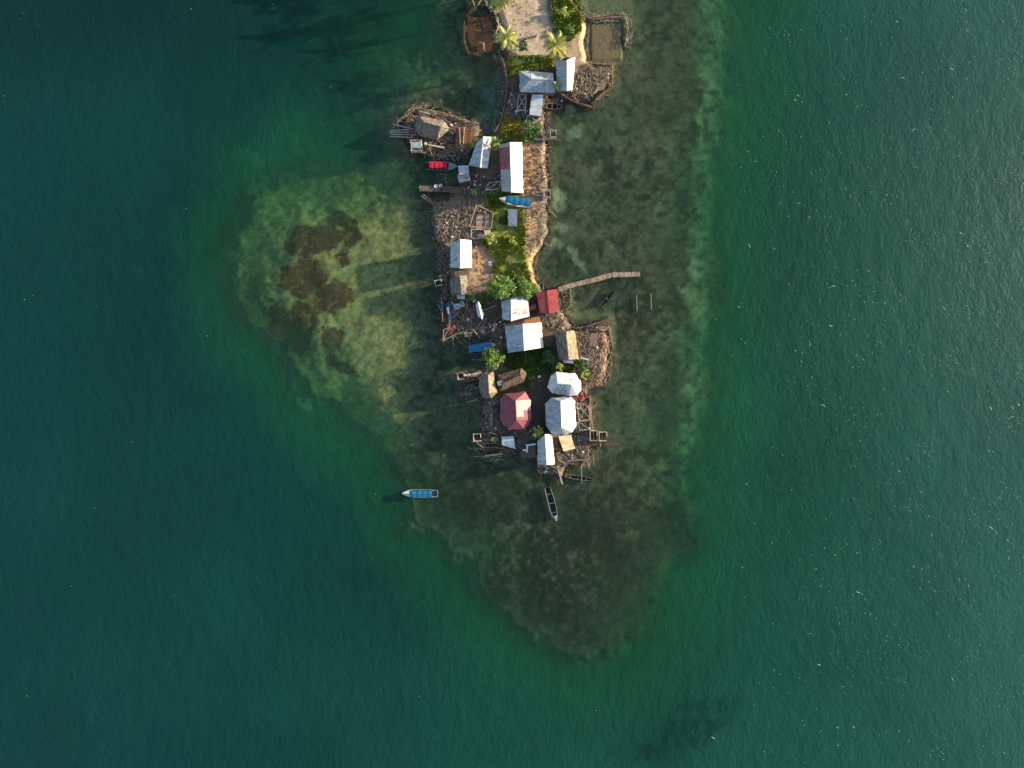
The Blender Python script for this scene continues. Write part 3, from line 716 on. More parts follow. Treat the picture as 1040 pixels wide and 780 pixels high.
    if motor:
        e = MB(); x = -L_ / 2 - .12
        e.box((x, 0, .75), (.42, .30, .34), 0); e.box((x - .02, 0, .42), (.22, .2, .4), 0); e.box((x - .06, 0, -.05), (.14, .07, .75), 0)
        mo = e.build('outboard_motor', M_black(), root, True)
        e = MB()
        for k in range(3):
            t = k * 2.094; e.beam((x - .18, 0, -.38), (x - .18, .17 * math.cos(t), -.38 + .17 * math.sin(t)), .06, .02)
        e.build('propeller', M_black(), mo, True)
    return root

# --- plants ----------------------------------------------------------
def leaves(mb, blobs, n, size, mi=0, droop=.4):
    tot = sum(b[1] ** 2 for b in blobs)
    for c, r in blobs:
        k = int(n * r * r / tot); c = Vector(c)
        sub = [(c + Vector((rnd.gauss(0, .5), rnd.gauss(0, .5), rnd.gauss(0, .38))) * r, rnd.uniform(.7, 1.25)) for _ in range(max(3, k // 22))]
        for _ in range(k):
            sc_, tn = rnd.choice(sub); p = sc_ + Vector((rnd.gauss(0, .17), rnd.gauss(0, .17), rnd.gauss(0, .12))) * r
            s = size * rnd.uniform(.6, 1.3); a = rnd.uniform(0, 6.28)
            d = Vector((math.cos(a), math.sin(a), rnd.uniform(-.7, .35))).normalized(); x = d.cross(Vector((rnd.uniform(-.5, .5), rnd.uniform(-.5, .5), 1))).normalized() * s * .34
            k0 = len(mb.v); mb.v += [p, p + d * s * .5 + x, p + d * s, p + d * s * .5 - x]
            mb.face([k0, k0 + 1, k0 + 2, k0 + 3], mi, tn * rnd.uniform(.8, 1.15))
def tree(name, label, px_, py_, r, h_, n, size, m, cat='tree', group=None, z=None, spread=None, lift=.0):
    z = GZ if z is None else z; hc = z + h_ * .62; c = W(px_, py_, hc); base = Vector((c.x, c.y, z - .1)); root = empty(name, (c.x, c.y, z)); tag(root, label, cat, group)
    bl = []; q = rnd.randint(4, 6); tips = []
    for i in range(q):
        a = 6.28 * i / q + rnd.uniform(-.4, .4); d = r * rnd.uniform(.45, .72); p = Vector((c.x + d * math.cos(a), c.y + d * math.sin(a), hc + rnd.uniform(-.25, .25) * h_ * .5)); tips.append(p); bl.append((p, r * rnd.uniform(.42, .6)))
    bl.append((Vector((c.x, c.y, hc + h_ * .16)), r * .6)); tips.append(bl[-1][0])
    t = MB(); mid = base + Vector((rnd.uniform(-.15, .15), rnd.uniform(-.15, .15), h_ * .36)); rr = .05 + h_ * .018
    t.path([base, lerp3(base, mid, .5) + Vector((.05, 0, 0)), mid], rr * 1.4, rr, 7)
    for p in tips: t.path([mid, lerp3(mid, p, .5) + Vector((0, 0, -.1)), p], rr * .7, rr * .25, 5)
    t.build('trunk', M_bark(), root); mb = MB(); leaves(mb, bl, n, size); mb.build('crown', m, root); return root
def frond_mesh(L_, seed):
    r_ = random.Random(seed); mb = MB(); N = 12; pts = []
    for i in range(N + 1):
        t = i / N; pts.append(Vector((L_ * (t * .96), .12 * L_ * (t * t) * r_.choice((-1, 1)) * .4, L_ * (.30 * t - .55 * t * t))))
    for i in range(N): mb.tube(pts[i], pts[i + 1], .035 * (1 - i / N) + .008, .035 * (1 - (i + 1) / N) + .008, 4, 0, .9, False)
    for i in range(26):
        t = .12 + .88 * i / 26; k = min(N - 1, int(t * N)); p = lerp3(pts[k], pts[k + 1], t * N - k); ll = L_ * .27 * math.sin(math.pi * (t * .8 + .16)) + .08
        for sg in (-1, 1):
            d = Vector((.55, sg * 1.0, -.35 + r_.uniform(-.2, .1))).normalized() * ll * r_.uniform(.8, 1.15); w_ = Vector((.040, 0, 0)) * (1 + ll * .4)
            k0 = len(mb.v); mb.v += [p - w_, p + w_, p + d * .6 + w_ * .9, p + d, p + d * .6 - w_ * .7]; mb.face([k0, k0 + 1, k0 + 2, k0 + 3, k0 + 4], 0, r_.uniform(.7, 1.2))
    return mb
PALMF = {}
def palm(name, label, px_, py_, h_, L_, n, lean=(0, 0), m=None, group=None, sc_=1.0, cat='palm tree', z=GZ):
    top = W(px_, py_, z + h_); base = Vector((top.x - lean[0], top.y - lean[1], z - .1)); root = empty(name, base); tag(root, label, cat, group)
    t = MB(); N = 7
    pts = [Vector((base.x + lean[0] * (i / N) ** 1.6, base.y + lean[1] * (i / N) ** 1.6, base.z + (h_ + .1) * i / N)) for i in range(N + 1)]
    t.path(pts, .17 * sc_, .11 * sc_, 8); t.build('trunk', M_bark(), root)
    m = m or M_palm()
    for i in range(n):
        key = (round(L_, 2), i % 3, m.name)
        if key not in PALMF: o = frond_mesh(L_, i % 3 + 5).build('frond', m, root, True); PALMF[key] = o.data
        else: o = bpy.data.objects.new('frond', PALMF[key]); COL.objects.link(o); o.parent = root
        o.location = top - Vector(base); el = R(rnd.uniform(-30, 28)) if i > 3 else R(rnd.uniform(-60, -30))
        o.rotation_euler = (rnd.uniform(-.15, .15), el, i * 2.399 + rnd.uniform(-.2, .2)); s = rnd.uniform(.8, 1.1); o.scale = (s, s, s)
    return root
def grass(name, label, polys, n, hh=(.2, .5), m=None, cat='grass', tn=(.6, 1.3), wd=.05):
    mb = MB()
    for poly, share in polys:
        xs = [p[0] for p in poly]; ys = [p[1] for p in poly]; k = 0
        N = int(n * share); x = np.array([rnd.uniform(min(xs), max(xs)) for _ in range(N * 4)]); y = np.array([rnd.uniform(min(ys), max(ys)) for _ in range(N * 4)])
        ok = sdf(x, y, poly) + (fbm(x, y, 5, 3, 31) - .5) * 8 > 0; dens = fbm(x, y, 7, 3, 33) > .43; idx = np.where(ok & dens)[0][:N]
        for i in idx:
            p = G(x[i], y[i], -.03); t0 = rnd.uniform(*tn)
            for _ in range(3):
                a = rnd.uniform(0, 6.28); h_ = rnd.uniform(*hh); q = p + Vector((rnd.gauss(0, .08), rnd.gauss(0, .08), 0)); x_ = Vector((math.cos(a), math.sin(a), 0)) * wd * rnd.uniform(.7, 1.6); b = Vector((-x_.y, x_.x, 0)).normalized() * h_ * rnd.uniform(.2, .9)
                k0 = len(mb.v); mb.v += [q - x_, q + x_, q + x_ * .6 + b * .5 + Vector((0, 0, h_ * .8)), q + b + Vector((0, 0, h_))]
                t_ = t0 * rnd.uniform(.8, 1.2); yl = t0 > .88; mb.face([k0, k0 + 1, k0 + 2, k0 + 3], 0, (t_ * (2.1 if yl else 1.1), t_ * (1.45 if yl else 1.0), t_))
    return solo(mb, name, m or M_leaf(), label, cat, None, 'stuff')
# --- debris, fences, jetties ------------------------------------------
def inpoly(poly, n):
    xs = [p[0] for p in poly]; ys = [p[1] for p in poly]; x = np.array([rnd.uniform(min(xs), max(xs)) for _ in range(n * 4)]); y = np.array([rnd.uniform(min(ys), max(ys)) for _ in range(n * 4)])
    i = np.where(sdf(x, y, poly) > 0)[0][:n]; return list(zip(x[i], y[i]))
def debris(name, label, cat, poly, rocks=0, sticks=0, bits=0, planks=0, rr=(.10, .28), sl=(.5, 1.9), ang=None, pile=.15, white=.2, dens=0.0, wz=-9):
    mb = MB()
    rocks = int(rocks * .5); bits = int(bits * .42); sticks = int(sticks * .7)
    for x, y in inpoly(poly, rocks):
        if dens and vnoise(np.array([x / 5]), np.array([y / 5]))[0] < dens: continue
        r_ = rnd.uniform(*rr) * (1.4 if rnd.random() < .08 else 1); mb.rock(G(x, y, r_ * .1 + rnd.uniform(0, pile * .6)), r_, 0, rnd.uniform(.6, 1.35), flat=.4)
    for x, y in inpoly(poly, sticks):
        a = rnd.gauss(ang, .5) if ang is not None else rnd.uniform(0, 3.14); l = rnd.uniform(*sl); p = G(x, y, .08 + rnd.uniform(0, pile * 1.5)); p.z = max(p.z, wz); d = Vector((math.cos(a), math.sin(a), rnd.uniform(-.12, .12))) * l / 2
        mb.tube(p - d, p + d, rnd.uniform(.03, .07), rnd.uniform(.02, .05), 5, 1, rnd.uniform(.4, 1.5))
    for x, y in inpoly(poly, planks):
        a = rnd.gauss(ang, .5) if ang is not None else rnd.uniform(0, 3.14); p = G(x, y, .12 + rnd.uniform(0, pile)); p.z = max(p.z, wz); mb.box(p, (rnd.uniform(.6, 3.0), rnd.uniform(.12, .38), .035), a, 2, rnd.uniform(.4, 1.6), rnd.uniform(-.12, .12))
    for x, y in inpoly(poly, bits):
        p = G(x, y, .12 + rnd.uniform(0, pile)); c = rnd.random(); t = (1, 1, 1)
        if c > white: t = rnd.choice(((.08, .2, .4), (.4, .10, .08), (.1, .1, .1), (.3, .3, .32), (.15, .12, .1), (.5, .42, .3), (.3, .22, .16), (.2, .17, .15), (.4, .33, .27)))
        mb.box(p, (rnd.uniform(.2, .9) * rnd.uniform(.5, 1), rnd.uniform(.15, .6), rnd.uniform(.03, .3)), rnd.uniform(0, 3), 3, t, rnd.uniform(-.3, .3), rnd.uniform(-.3, .3))
    return solo(mb, name, [M_rock(), M_stick(), M_plank(), M_whitep()], label, cat, None, 'stuff')
def fence(name, label, pts, hh=.9, gap=.22, group=None, cat='fence', z=None, m=None, rails=2, lean=.12, thick=.035):
    Q = []
    for (x, y) in pts:
        p = G(x, y) if z is None else W(x, y, z); Q.append(p)
    cen = Q[0]; root = empty(name, (cen.x, cen.y, max(-.3, cen.z))); tag(root, label, cat, group); pal = MB(); rl = MB(); m = m or M_stick()
    for a, b in zip(Q[:-1], Q[1:]):
        L_ = (b - a).length; n = max(2, int(L_ / gap))
        for i in range(n + 1):
            jj = .07 + lean * .9; p = lerp3(a, b, i / n) + Vector((rnd.gauss(0, jj), rnd.gauss(0, jj), 0)); t = p + Vector((rnd.gauss(0, lean), rnd.gauss(0, lean), hh * rnd.uniform(.55, 1.25)))
            pal.tube(p - Vector((0, 0, .7)), t, thick * rnd.uniform(.8, 1.5), thick * .8, 5, 0, rnd.uniform(.4, 1.5))
        for k in range(rails):
            z_ = Vector((0, 0, hh * (.35 + .5 * k))); rl.tube(a + z_ + Vector((rnd.gauss(0, .05), rnd.gauss(0, .05), 0)), b + z_, .045, .035, 5, 0, rnd.uniform(.8, 1.4))
    pal.build('paling', m, root); rl.build('rail', m, root); return root
def jetty(name, label, pts, wd, z=.65, m=None, group=None, cat='jetty', pstep=2.4, long=False, gaps=.1):
    Q = [W(x, y, z) for x, y in pts]; root = empty(name, (Q[0].x, Q[0].y, 0)); tag(root, label, cat, group); d = MB(); m = m or M_plank(); bl = MB()
    acc = pstep
    for a, b in zip(Q[:-1], Q[1:]):
        u = (b - a).normalized(); x = Vector((-u.y, u.x, 0)); L_ = (b - a).length; ang = math.atan2(u.y, u.x)
        if long:
            k = max(2, int(wd / .22))
            for j in range(k):
                o = x * (wd * ((j + .5) / k - .5)); d.beam(a + o - u * rnd.uniform(0, .3), b + o + u * rnd.uniform(0, .3), wd / k * .86, .04, 0, rnd.uniform(.6, 1.35))
        else:
            n = max(2, int(L_ / .2))
            for i in range(n):
                if rnd.random() < gaps: continue
                p = lerp3(a, b, (i + .5) / n) + x * rnd.gauss(0, .04); d.box(p, (.19, wd * rnd.uniform(.88, 1.12), .035), ang + rnd.gauss(0, .04), 0, rnd.uniform(.6, 1.4))
        for sg in (-1, 1): bl.beam(a + x * sg * wd * .36 - Vector((0, 0, .075)), b + x * sg * wd * .36 - Vector((0, 0, .075)), .07, .09)
        n = max(1, int(L_ / pstep))
        for i in range(n + 1):
            for sg in (-1, 1):
                p = lerp3(a, b, i / n) + x * sg * wd * .47; q = MB(); q.tube(Vector((p.x, p.y, -1.6)), Vector((p.x, p.y, z + rnd.uniform(.05, .4))), .06, .05, 6); q.build('post', M_plank(), root)
    d.build('deck', m, root); bl.build('beam', m, root); return root
def privy(name, label, px_, py_, sz=2.0, rot=0.0, group=None, hh=1.5, z=.9, sy=None, wm=None):
    """open-topped plank cubicle on stilts over the water"""
    c = W(px_, py_, z + hh); root = empty(name, (c.x, c.y, 0), rot); tag(root, label, 'privy', group); sy = sy or sz; a, b = sz / 2, sy / 2
    f = MB(); n = max(3, int(sz / .25))
    for i in range(n):
        if i == n // 2: continue
        f.box((-a + sz * (i + .5) / n, 0, z), (sz / n * .85, sy, .04), 0, 0, rnd.uniform(.6, 1.2))
    f.build('floor', M_darkwood(), root, True)
    for sx, sy_, ln, ang in ((0, b, sz, 0), (0, -b, sz, 0), (-a, 0, sy, math.pi / 2), (a, 0, sy, math.pi / 2)):
        if sx == a: ln *= .55; off = sy * .22
        else: off = 0
        k = MB(); m = max(3, int(ln / .2))
        for i in range(m):
            t = -ln / 2 + ln * (i + .5) / m; p = Vector((t, 0, 0)) if ang == 0 else Vector((0, t + off, 0)); k.box(Vector((sx, sy_, z + hh / 2)) + p, (ln / m * .9, .15, hh * rnd.uniform(.93, 1.03)), ang, 0, rnd.uniform(.8, 1.3))
        k.build('wall', wm or M_greyw(), root, True)
    for sx in (-a - .05, a + .05):
        for s2 in (-b - .05, b + .05):
            k = MB(); k.tube((sx, s2, -1.6), (sx, s2, z + hh + .15), .06, .055, 6); k.build('post', M_stick(), root, True)
    return root
M_greyw = lambda: mat('bleached board', (.56, .49, .42), (.30, .26, .22), 2.5, .9, .3, (1, 1, 1), 10, .1)
def plank(label, a, b, w_=.25, z=None, m=None, name='plank', cat='plank', group=None, th=.05, dz=.15, round_=False, tint=1.0):
    p = G(*a, dz) if z is None else W(*a, z); q = G(*b, dz) if z is None else W(*b, z); mb = MB()
    if round_: mb.tube(p, q, w_ / 2, w_ / 2 * .75, 7, 0, tint)
    else: mb.beam(p, q, w_, th, 0, tint)
    return solo(mb, name, m or M_plank(), label, cat, group)
def frame(name, label, cat, loop, z, legs=True, w_=.12, m=None, cross=(), group=None, low=-1.0, closed=True):
    Q = [W(x, y, z) for x, y in loop]; c = sum(Q, Vector()) / len(Q); root = empty(name, (c.x, c.y, 0)); tag(root, label, cat, group); mb = MB()
    for i in range(len(Q) if closed else len(Q) - 1): mb.beam(Q[i], Q[(i + 1) % len(Q)], w_, w_ * .7, 0, rnd.uniform(.8, 1.3))
    for i, j in cross: mb.beam(Q[i], Q[j], w_ * .8, w_ * .6, 0, rnd.uniform(.8, 1.3))
    mb.build('rail', m or M_stick(), root)
    for p in Q:
        k = MB(); k.tube(Vector((p.x, p.y, low)), p + Vector((0, 0, .1)), .06, .055, 6); k.build('post', m or M_stick(), root)
    return root
M_plank2 = lambda: mat('tan jetty board', (.40, .31, .24), (.20, .155, .12), 2.5, .9, .4, (1, 1, 1), 10, .1)
# ================================================================== the houses: roof sides in lit and shaded sheet tones
def P_(m, t=1.0): return lambda s: (m, t)
# top of the island
house('tin_roof_house', 'wide blue-grey roofed house with a cream lit north strip, below the sandy clearing', 'house',
      (528,93.5),(564,94),(539,72.5),(562,74.5),(539.5,80),(562,80.5), mats=[M_zinc_shade(),M_white()], pickw=pick((.3,0,.95),(1,0,1.0)), ze=2.9, zr=4.0, top=((528,72.5),), ends=0, gable=True, door='B')
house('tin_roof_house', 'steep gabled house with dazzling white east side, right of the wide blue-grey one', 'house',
      (565,62),(565,92),(584,58),(581.5,91),(576,61),(576,92), mats=[M_zinc_shade(),M_clean_sunlit()], ze=2.8, zr=4.9)
sheet_roof('lean_to_shed', 'narrow shed with plain white sheet roof directly south of the wide blue-grey house', 'shed', [(540.5,96),(538,116.5),(549.5,118),(552,96)], (2.3,2.3,2.5,2.5), M_clean_sunlit(), wall=True)
frame('drying_rack', 'broken white pole frame between the narrow white shed and the green bush', 'rack', [(536,117),(549,119),(546,123),(532,131)], 1.5, w_=.14, m=M_greyw(), cross=((0,2),(1,3)), low=.4)
# left hut on the log platform
house('thatched_hut', 'long grey thatched hut with rounded ends on the log platform at the far left', 'hut',
      (425.5,137.5),(444,141.5),(426,117.5),(451.5,123),(431,124.5),(447.5,128.5), top=((420,128),), bot=((456.5,131),), mats=[M_thatch()], thatch=True, ze=2.3, zr=4.0, gable=False, zg=.5)
house('sheet_hut', 'tall white sheet roofed house beside the brown deck of the log platform', 'house',
      (483.5,146),(476.5,168),(499.5,139),(495,171),(491,138.5),(487.5,170), mats=[M_zinc_shade(),M_white()], pickw=pick((1,0,1.1)), ze=2.6, zr=3.3)
sheet_roof('small_shed', 'small pale grey roofed shed between the red boat and the tall white house', 'shed', [(465.5,168.3),(466.5,177.5),(476.3,177),(476,168)], (2.2,2.2,2.35,2.35), M_zinc_shade(), wall=True, tintf=P_(0,1.15))
sheet_roof('small_shed', 'crooked blue-grey sheet shed just below the small pale grey one', 'shed', [(465,177.5),(466,185.5),(478,183),(476.5,177)], (1.9,1.9,2.15,2.15), M_old(), wall=True, tintf=P_(0,1.6))
# long red and white house
house('long_house', 'long house with half red, half grey-blue west roof and dazzling cream east roof', 'house',
      (507,147),(509.5,194),(530,144.5),(531,196),(518,144.5),(519.5,195), mats=[M_red(),M_white(),M_clean_sunlit()], pickw=pick((.07,1,.8),(.5,0,1.1),(1,1,.60)), picke=P_(2), ze=2.8, zr=4.5, cap=M_white())
sheet_roof('small_shed', 'small blue-grey sheet shed on the grass just below the blue covered boat', 'shed', [(516,212.5),(516.5,229.5),(525,230),(525.5,212.5)], (1.9,1.9,2.2,2.2), M_zinc_shade(), wall=True)
house('tin_roof_house', 'compact gabled house, shaded half light blue and sunlit half white, alone on the west shore', 'house',
      (458,247),(457.5,271.5),(478.5,244),(479,272),(467.7,243),(467.5,272.5), mats=[M_zinc_shade(),M_clean_sunlit()], pickw=pick((1,0,1.05)), ze=2.8, zr=4.4, top=(), gable=True)
house('thatched_hut', 'small half grey, half straw coloured thatched hut below the compact gabled house', 'hut',
      (457.5,283),(458,299),(474,279.5),(477.5,298.5),(467,280),(469,299), mats=[M_thatch()], thatch=True, ze=2.4, zr=3.9, gable=False, bot=(), top=())
sheet_roof('porch_roof', 'little bright white sheet on posts against the south end of the small thatched hut', 'shelter', [(464.3,298.5),(464.8,303.5),(472,304),(472.3,298.5)], (2.0,2.0,2.15,2.15), M_clean_sunlit())
house('narrow_shelter', 'narrow tilted shelter with pale pointed roof standing alone on the dark yard', 'shelter',
      (483.2,309),(485.5,321),(487,307.5),(491.8,319),(485.4,306),(489.5,324), mats=[M_white(),M_clean_sunlit()], ze=2.0, zr=2.6, openside=True)
# centre
house('tin_roof_house', 'patchwork house with pale sheet roof and a narrow red strip, beneath the big green tree', 'house',
      (509.5,306.5),(510.5,324),(536,304.5),(537.5,321.5),(519,304.5),(519.5,326), mats=[M_white(),M_zinc_shade(),M_red(),M_clean_sunlit()], pickw=pick((.4,1,1.0),(1,1,1.1)), picke=pick((.10,3,.9),(.9,0,.95),(1,2,1.2)), ze=2.7, zr=3.7, top=((531,301),(520,301.5)), ends=1)
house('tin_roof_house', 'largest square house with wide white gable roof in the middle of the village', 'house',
      (513,332),(516,358.5),(549.5,327.5),(551.5,353),(531,329),(532.5,356), mats=[M_zinc_shade(),M_clean_sunlit()], pickw=pick((1,0,1.05)), ze=3.0, zr=4.9)
sheet_roof('rusty_lean_to', 'rust orange sheet lean-to along the north wall of the largest white house', 'shelter', [(549,328),(548,321.5),(534,324),(531,328.5)], (2.3,2.3,2.5,2.6), M_rust())
house('red_roof_house', 'square house with bright red sheet roof at the foot of the long jetty', 'house',
      (545,297.5),(549,317.5),(566,293.5),(567.5,317),(555.5,295),(558,318), mats=[M_redb()], ze=2.9, zr=3.15, cap=M_redb())
sheet_roof('red_lean_to', 'small faded red sheet lean-to between the patchwork house and the bright red house', 'shelter', [(535.5,312.5),(536.5,316),(544.5,313.5),(544,308.5)], (2.2,2.2,2.4,2.4), M_redb())
# east rubble spit
house('thatched_hut', 'tall thatched hut, shaded half dark grey and sunlit half straw yellow, on the rubble spit', 'hut',
      (563.5,338),(568,366),(583.5,335.5),(588,364.5),(575,337),(577.5,365.5), mats=[M_thatch(),mat('sunlit straw thatch',(.34,.275,.18),(.19,.15,.10),2.2,.95,.8,(1,1,1),9,.05,bdist=.12)], thatch=True, ze=2.5, zr=4.3, gable=True)  # east slope's sunlight put into a lighter straw colour
sheet_roof('porch_roof', 'white sheet on posts at the south end of the tall thatched hut', 'shelter', [(571.5,358.5),(572.5,368),(583,369.5),(580,360)], (1.9,1.8,2.0,2.1), M_clean_sunlit())
sheet_roof('plank_shelter', 'small pinkish brown board roof in the middle of the rubble spit', 'shelter', [(598.5,350.5),(606,352),(607,339),(600.5,338.5)], (1.5,1.5,2.0,2.0), mat('pink brown board',(.34,.22,.17),(.2,.13,.10),3,.9,.3))
# two thatched huts in the west
house('thatched_hut', 'rounded thatched hut, shaded half grey and sunlit half straw yellow, by the western privies', 'hut',
      (486,384),(487,398.5),(502,383),(505,398.5),(495.5,381),(496.5,399), top=((501,377),(491,379)), bot=((492,404.5),(499,404.5)), mats=[M_thatch(),mat('sunlit straw thatch',(.34,.275,.18),(.19,.15,.10),2.2,.95,.8)], thatch=True, ze=2.4, zr=4.1, gable=False)  # lighter thatch on the east half stands in for sunlight
house('thatched_hut', 'low brown thatched hut with a white sheet patch, above the red hipped roof', 'hut',
      (508,397.5),(532,388),(506,381),(529,373.5),(511,389),(528,381.5), top=((504.5,390),), bot=((535,379),), mats=[M_thatchb()], thatch=True, ze=2.3, zr=3.6, gable=False)
p_ = MB(); c_ = W(508, 389, 3.15); p_.box(c_, (1.5, 1.1, .03), .3, 0, 1, -.25); solo(p_, 'roof_patch_sheet', M_whitep(), 'crumpled white sheet laid on the low brown thatched hut', 'sheet')
# red hipped
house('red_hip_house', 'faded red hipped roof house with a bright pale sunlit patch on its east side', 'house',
      (508,406),(508.5,426.5),(538.5,406),(539.3,426.5),(523.5,407),(524.5,426.5), top=((533.5,398),(513,400)), bot=((516,436),(532,435.5)), mats=[M_red(),metal('sunlit pink red sheet',(.66,.42,.36),.10,(.3,.12,.1))], picke=pick((.16,0,1),(.5,1,1,0),(1,1,1)), ze=2.9, zr=4.6, gable=False, cap=M_red())  # sunlit patch painted pink; red strips stand for the neighbouring roof's shadow
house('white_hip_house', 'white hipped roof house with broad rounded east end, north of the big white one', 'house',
      (561.5,399),(578,402),(565,378),(583.5,379.5),(566.5,389.5),(580.5,390.5), top=((559.5,382),(556.5,394)), bot=((586,401),(590,396),(589,386.5)), mats=[M_zinc_shade(),M_clean_sunlit()], pickw=pick((1,0,1.0)), ze=2.9, zr=4.3, gable=False, ends=1)
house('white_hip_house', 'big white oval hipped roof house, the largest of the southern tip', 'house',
      (554,411),(554.5,432),(584,409),(584.8,432),(569.5,407.5),(570.5,434.5), top=((580,403.5),(560,404)), bot=((560.5,440.5),(573,441.5),(581,439)), mats=[M_zinc_shade(),M_clean_sunlit()], pickw=pick((1,0,1.0)), ze=3.0, zr=4.8, gable=False, ends=0)
house('tin_roof_house', 'narrow gabled house, shaded half pale blue and sunlit half white, at the southern water edge', 'house',
      (546,448),(546.3,472),(560,441),(563.3,471.5),(553.5,441),(555.5,472), mats=[M_zinc_shade(),M_clean_sunlit()], pickw=pick((1,0,1.05)), ze=2.6, zr=3.9)
sheet_roof('cream_shelter', 'cream sheet lean-to east of the narrow southern gabled house', 'shelter', [(584,455.5),(579.5,441.5),(567,443),(572.5,458.5)], (1.6,1.6,2.4,2.4), metal('cream sheet',(.52,.42,.27),.25), w=.5)
sheet_roof('cyan_shed', 'little shed with pale cyan and white sheet roof south of the red hipped house', 'shed', [(509.5,443.5),(510,452),(523.5,456),(521.5,443)], (1.9,1.9,2.2,2.2), [M_cyan(),M_clean_sunlit()], wall=True, tintf=pick((.35,0,1),(1,1,1)), w=.6)
sheet_roof('dark_shed', 'dark board shed with white boards on top, left of the narrow southern gabled house', 'shed', [(529,454.5),(530,465),(544,465),(544,453)], (1.8,1.8,1.95,1.95), M_plank(), wall=True, tintf=P_(0,.7))
for k,(a,b) in enumerate((((534,452.5),(544,451)),((535.5,453),(535,459.5)),((531,457),(535,457.5)))):
    plank(('long white board on the north edge of the dark board shed','white board laid down the middle of the dark board shed','short white board on the west half of the dark board shed')[k], a, b, .45, z=2.08+.06*k, m=M_whitep(), name='white_board', cat='board', group='white boards on the dark shed')

# ================================================================== decks and privies
def deck(name, label, pts, z, m=None, dirn=0, gap=.3, cat='deck', low=-1.2):
    Q = [W(x, y, z) for x, y in pts]; c = sum(Q, Vector()) / len(Q); root = empty(name, (c.x, c.y, 0)); tag(root, label, cat); d = MB()
    a0, a1, b1, b0 = Q; L_ = (a1 - a0).length; n = max(3, int(L_ / gap))
    for i in range(n):
        t = (i + .5) / n; d.beam(lerp3(a0, a1, t), lerp3(b0, b1, t), L_ / n * .9, .05, 0, rnd.uniform(.55, 1.35))
    d.build('planking', m or M_plank(), root)
    for p in Q:
        k = MB(); p = lerp3(p, c, .05); k.tube(Vector((p.x, p.y, low)), p - Vector((0, 0, .03)), .07, .06, 6); k.build('post', M_plank(), root)
    return root
mbr = lambda: mat('red brown palm mat', (.22,.125,.07), (.11,.06,.035), 2.5, .95, .5, (1,1,1), 9, .1)
deck('brown_deck', 'reddish brown mat deck, western half, beside the grey thatched hut', [(461,151),(467.5,152),(470,129.5),(463.5,128.5)], 1.5, mbr())
deck('brown_deck', 'reddish brown mat deck, eastern half, next to the tall white house', [(470,152),(478,153),(481,132),(471.5,130)], 1.55, mbr())
for k,(a,b,l) in enumerate((((466.5,129),(467.5,150.5),'pale pole lying down the western brown mat deck'),((471.5,129.5),(470,151.5),'pale pole lying between the two brown mat decks'),((485.5,127),(486,137.5),'pale upright board at the east end of the log platform'))):
    plank(l, a, b, .22, z=1.72, m=M_stick(), name='pale_pole', cat='pole', round_=k < 2)
for k,(a,b,l) in enumerate((((396,133),(421,131),'northern log of the bundle floating off the far left platform'),((395,134.7),(422,134),'second log from the north in the floating bundle'),((397,136.5),(424,137),'third log from the north in the floating bundle'),((396.5,138.5),(421,139.8),'southern log of the floating bundle'),((399,126.5),(420,131),'slanting dark log north of the floating bundle'))):
    plank(l, a, b, .30, z=.75, m=M_greyw(), name='log', cat='log', round_=True, tint=.85, group='logs floating at the far left platform')
privy('overwater_privy', 'grey plank privy with pale sheet top south of the long grey thatched hut', 422.5, 147.5, 2.6, .03)
sheet_roof('privy_cover', 'small square pale grey sheet roof over the left privy by the log platform', 'shelter', [(418.5,144.5),(418.5,150.5),(427.5,150.5),(427.5,144)], (2.6,2.6,2.7,2.7), M_zinc_shade(), low=1.6)
privy('overwater_privy', 'pale open square privy at the western end of the upper thatch jetty', 468, 382, 1.5, .1)
privy('overwater_privy', 'pale open square privy at the far southwest corner of the village', 484.5, 444.5, 1.8, .05, sy=1.8)
privy('overwater_privy', 'wide open privy, left one of the eastern pair by the plank landing', 603, 442.5, 1.7, 0, sy=2.4)
privy('overwater_privy', 'wide open privy, right one of the eastern pair by the plank landing', 612.5, 443.5, 1.9, 0, sy=2.2)
privy('overwater_privy', 'small white open privy at the end of a stick walk off the compact gabled house', 445, 287, 1.6, .2, hh=1.0, sy=1.3, wm=M_greyw())
privy('overwater_privy', 'white framed privy over the rubble east of the green bush', 562, 135.5, 1.4, 0, sy=1.7, wm=M_greyw())
privy('overwater_privy', 'white framed privy at the southeast corner beyond the long red and white house', 556, 196.5, 1.4, .1, sy=1.7, wm=M_greyw())
# jetties
jetty('jetty', 'long crooked grey plank jetty running east from the bright red house', [(567.5,294),(578,290.5),(590,287.5),(606,283.5),(622,279),(650,278.5)], 1.25, .8, M_plank2(), gaps=.03)
jetty('jetty', 'wide short plank landing on the west side above the rubble shore', [(426.5,191),(448,192),(468,193)], 1.5, .7, long=True)
jetty('jetty', 'brown plank landing sticking out east beside the pair of privies', [(597,451),(613,450.5),(629,450.5)], .8, .7, M_plankb(), long=True)
jetty('jetty', 'narrow pinkish walk from the rounded thatched hut to its upper privy', [(489,378.5),(471,381.5)], .5, .75, M_greyw())
jetty('jetty', 'broken dark walk west of the rounded thatched hut', [(486,399),(466,401)], .9, .6, M_plank())
jetty('jetty', 'dark double walk below the upper privy of the rounded thatched hut', [(487,387),(469,390.5)], .7, .5, M_darkwood())
jetty('jetty', 'thin walk joining the southwest privy to the village', [(507,447.5),(489,447)], .45, .7, M_plank())
jetty('jetty', 'weathered walk along the southern edge of the dark water deck', [(510,461),(493,463)], .4, .7, M_greyw(), long=True)
jetty('jetty', 'stick walk leading to the small white privy below the compact gabled house', [(455,288.5),(448,289)], .4, .7, M_plank())
jetty('jetty', 'narrow white walk leading to the privy east of the green bush', [(543,141.5),(559,140.5)], .5, .75, M_greyw(), long=True)
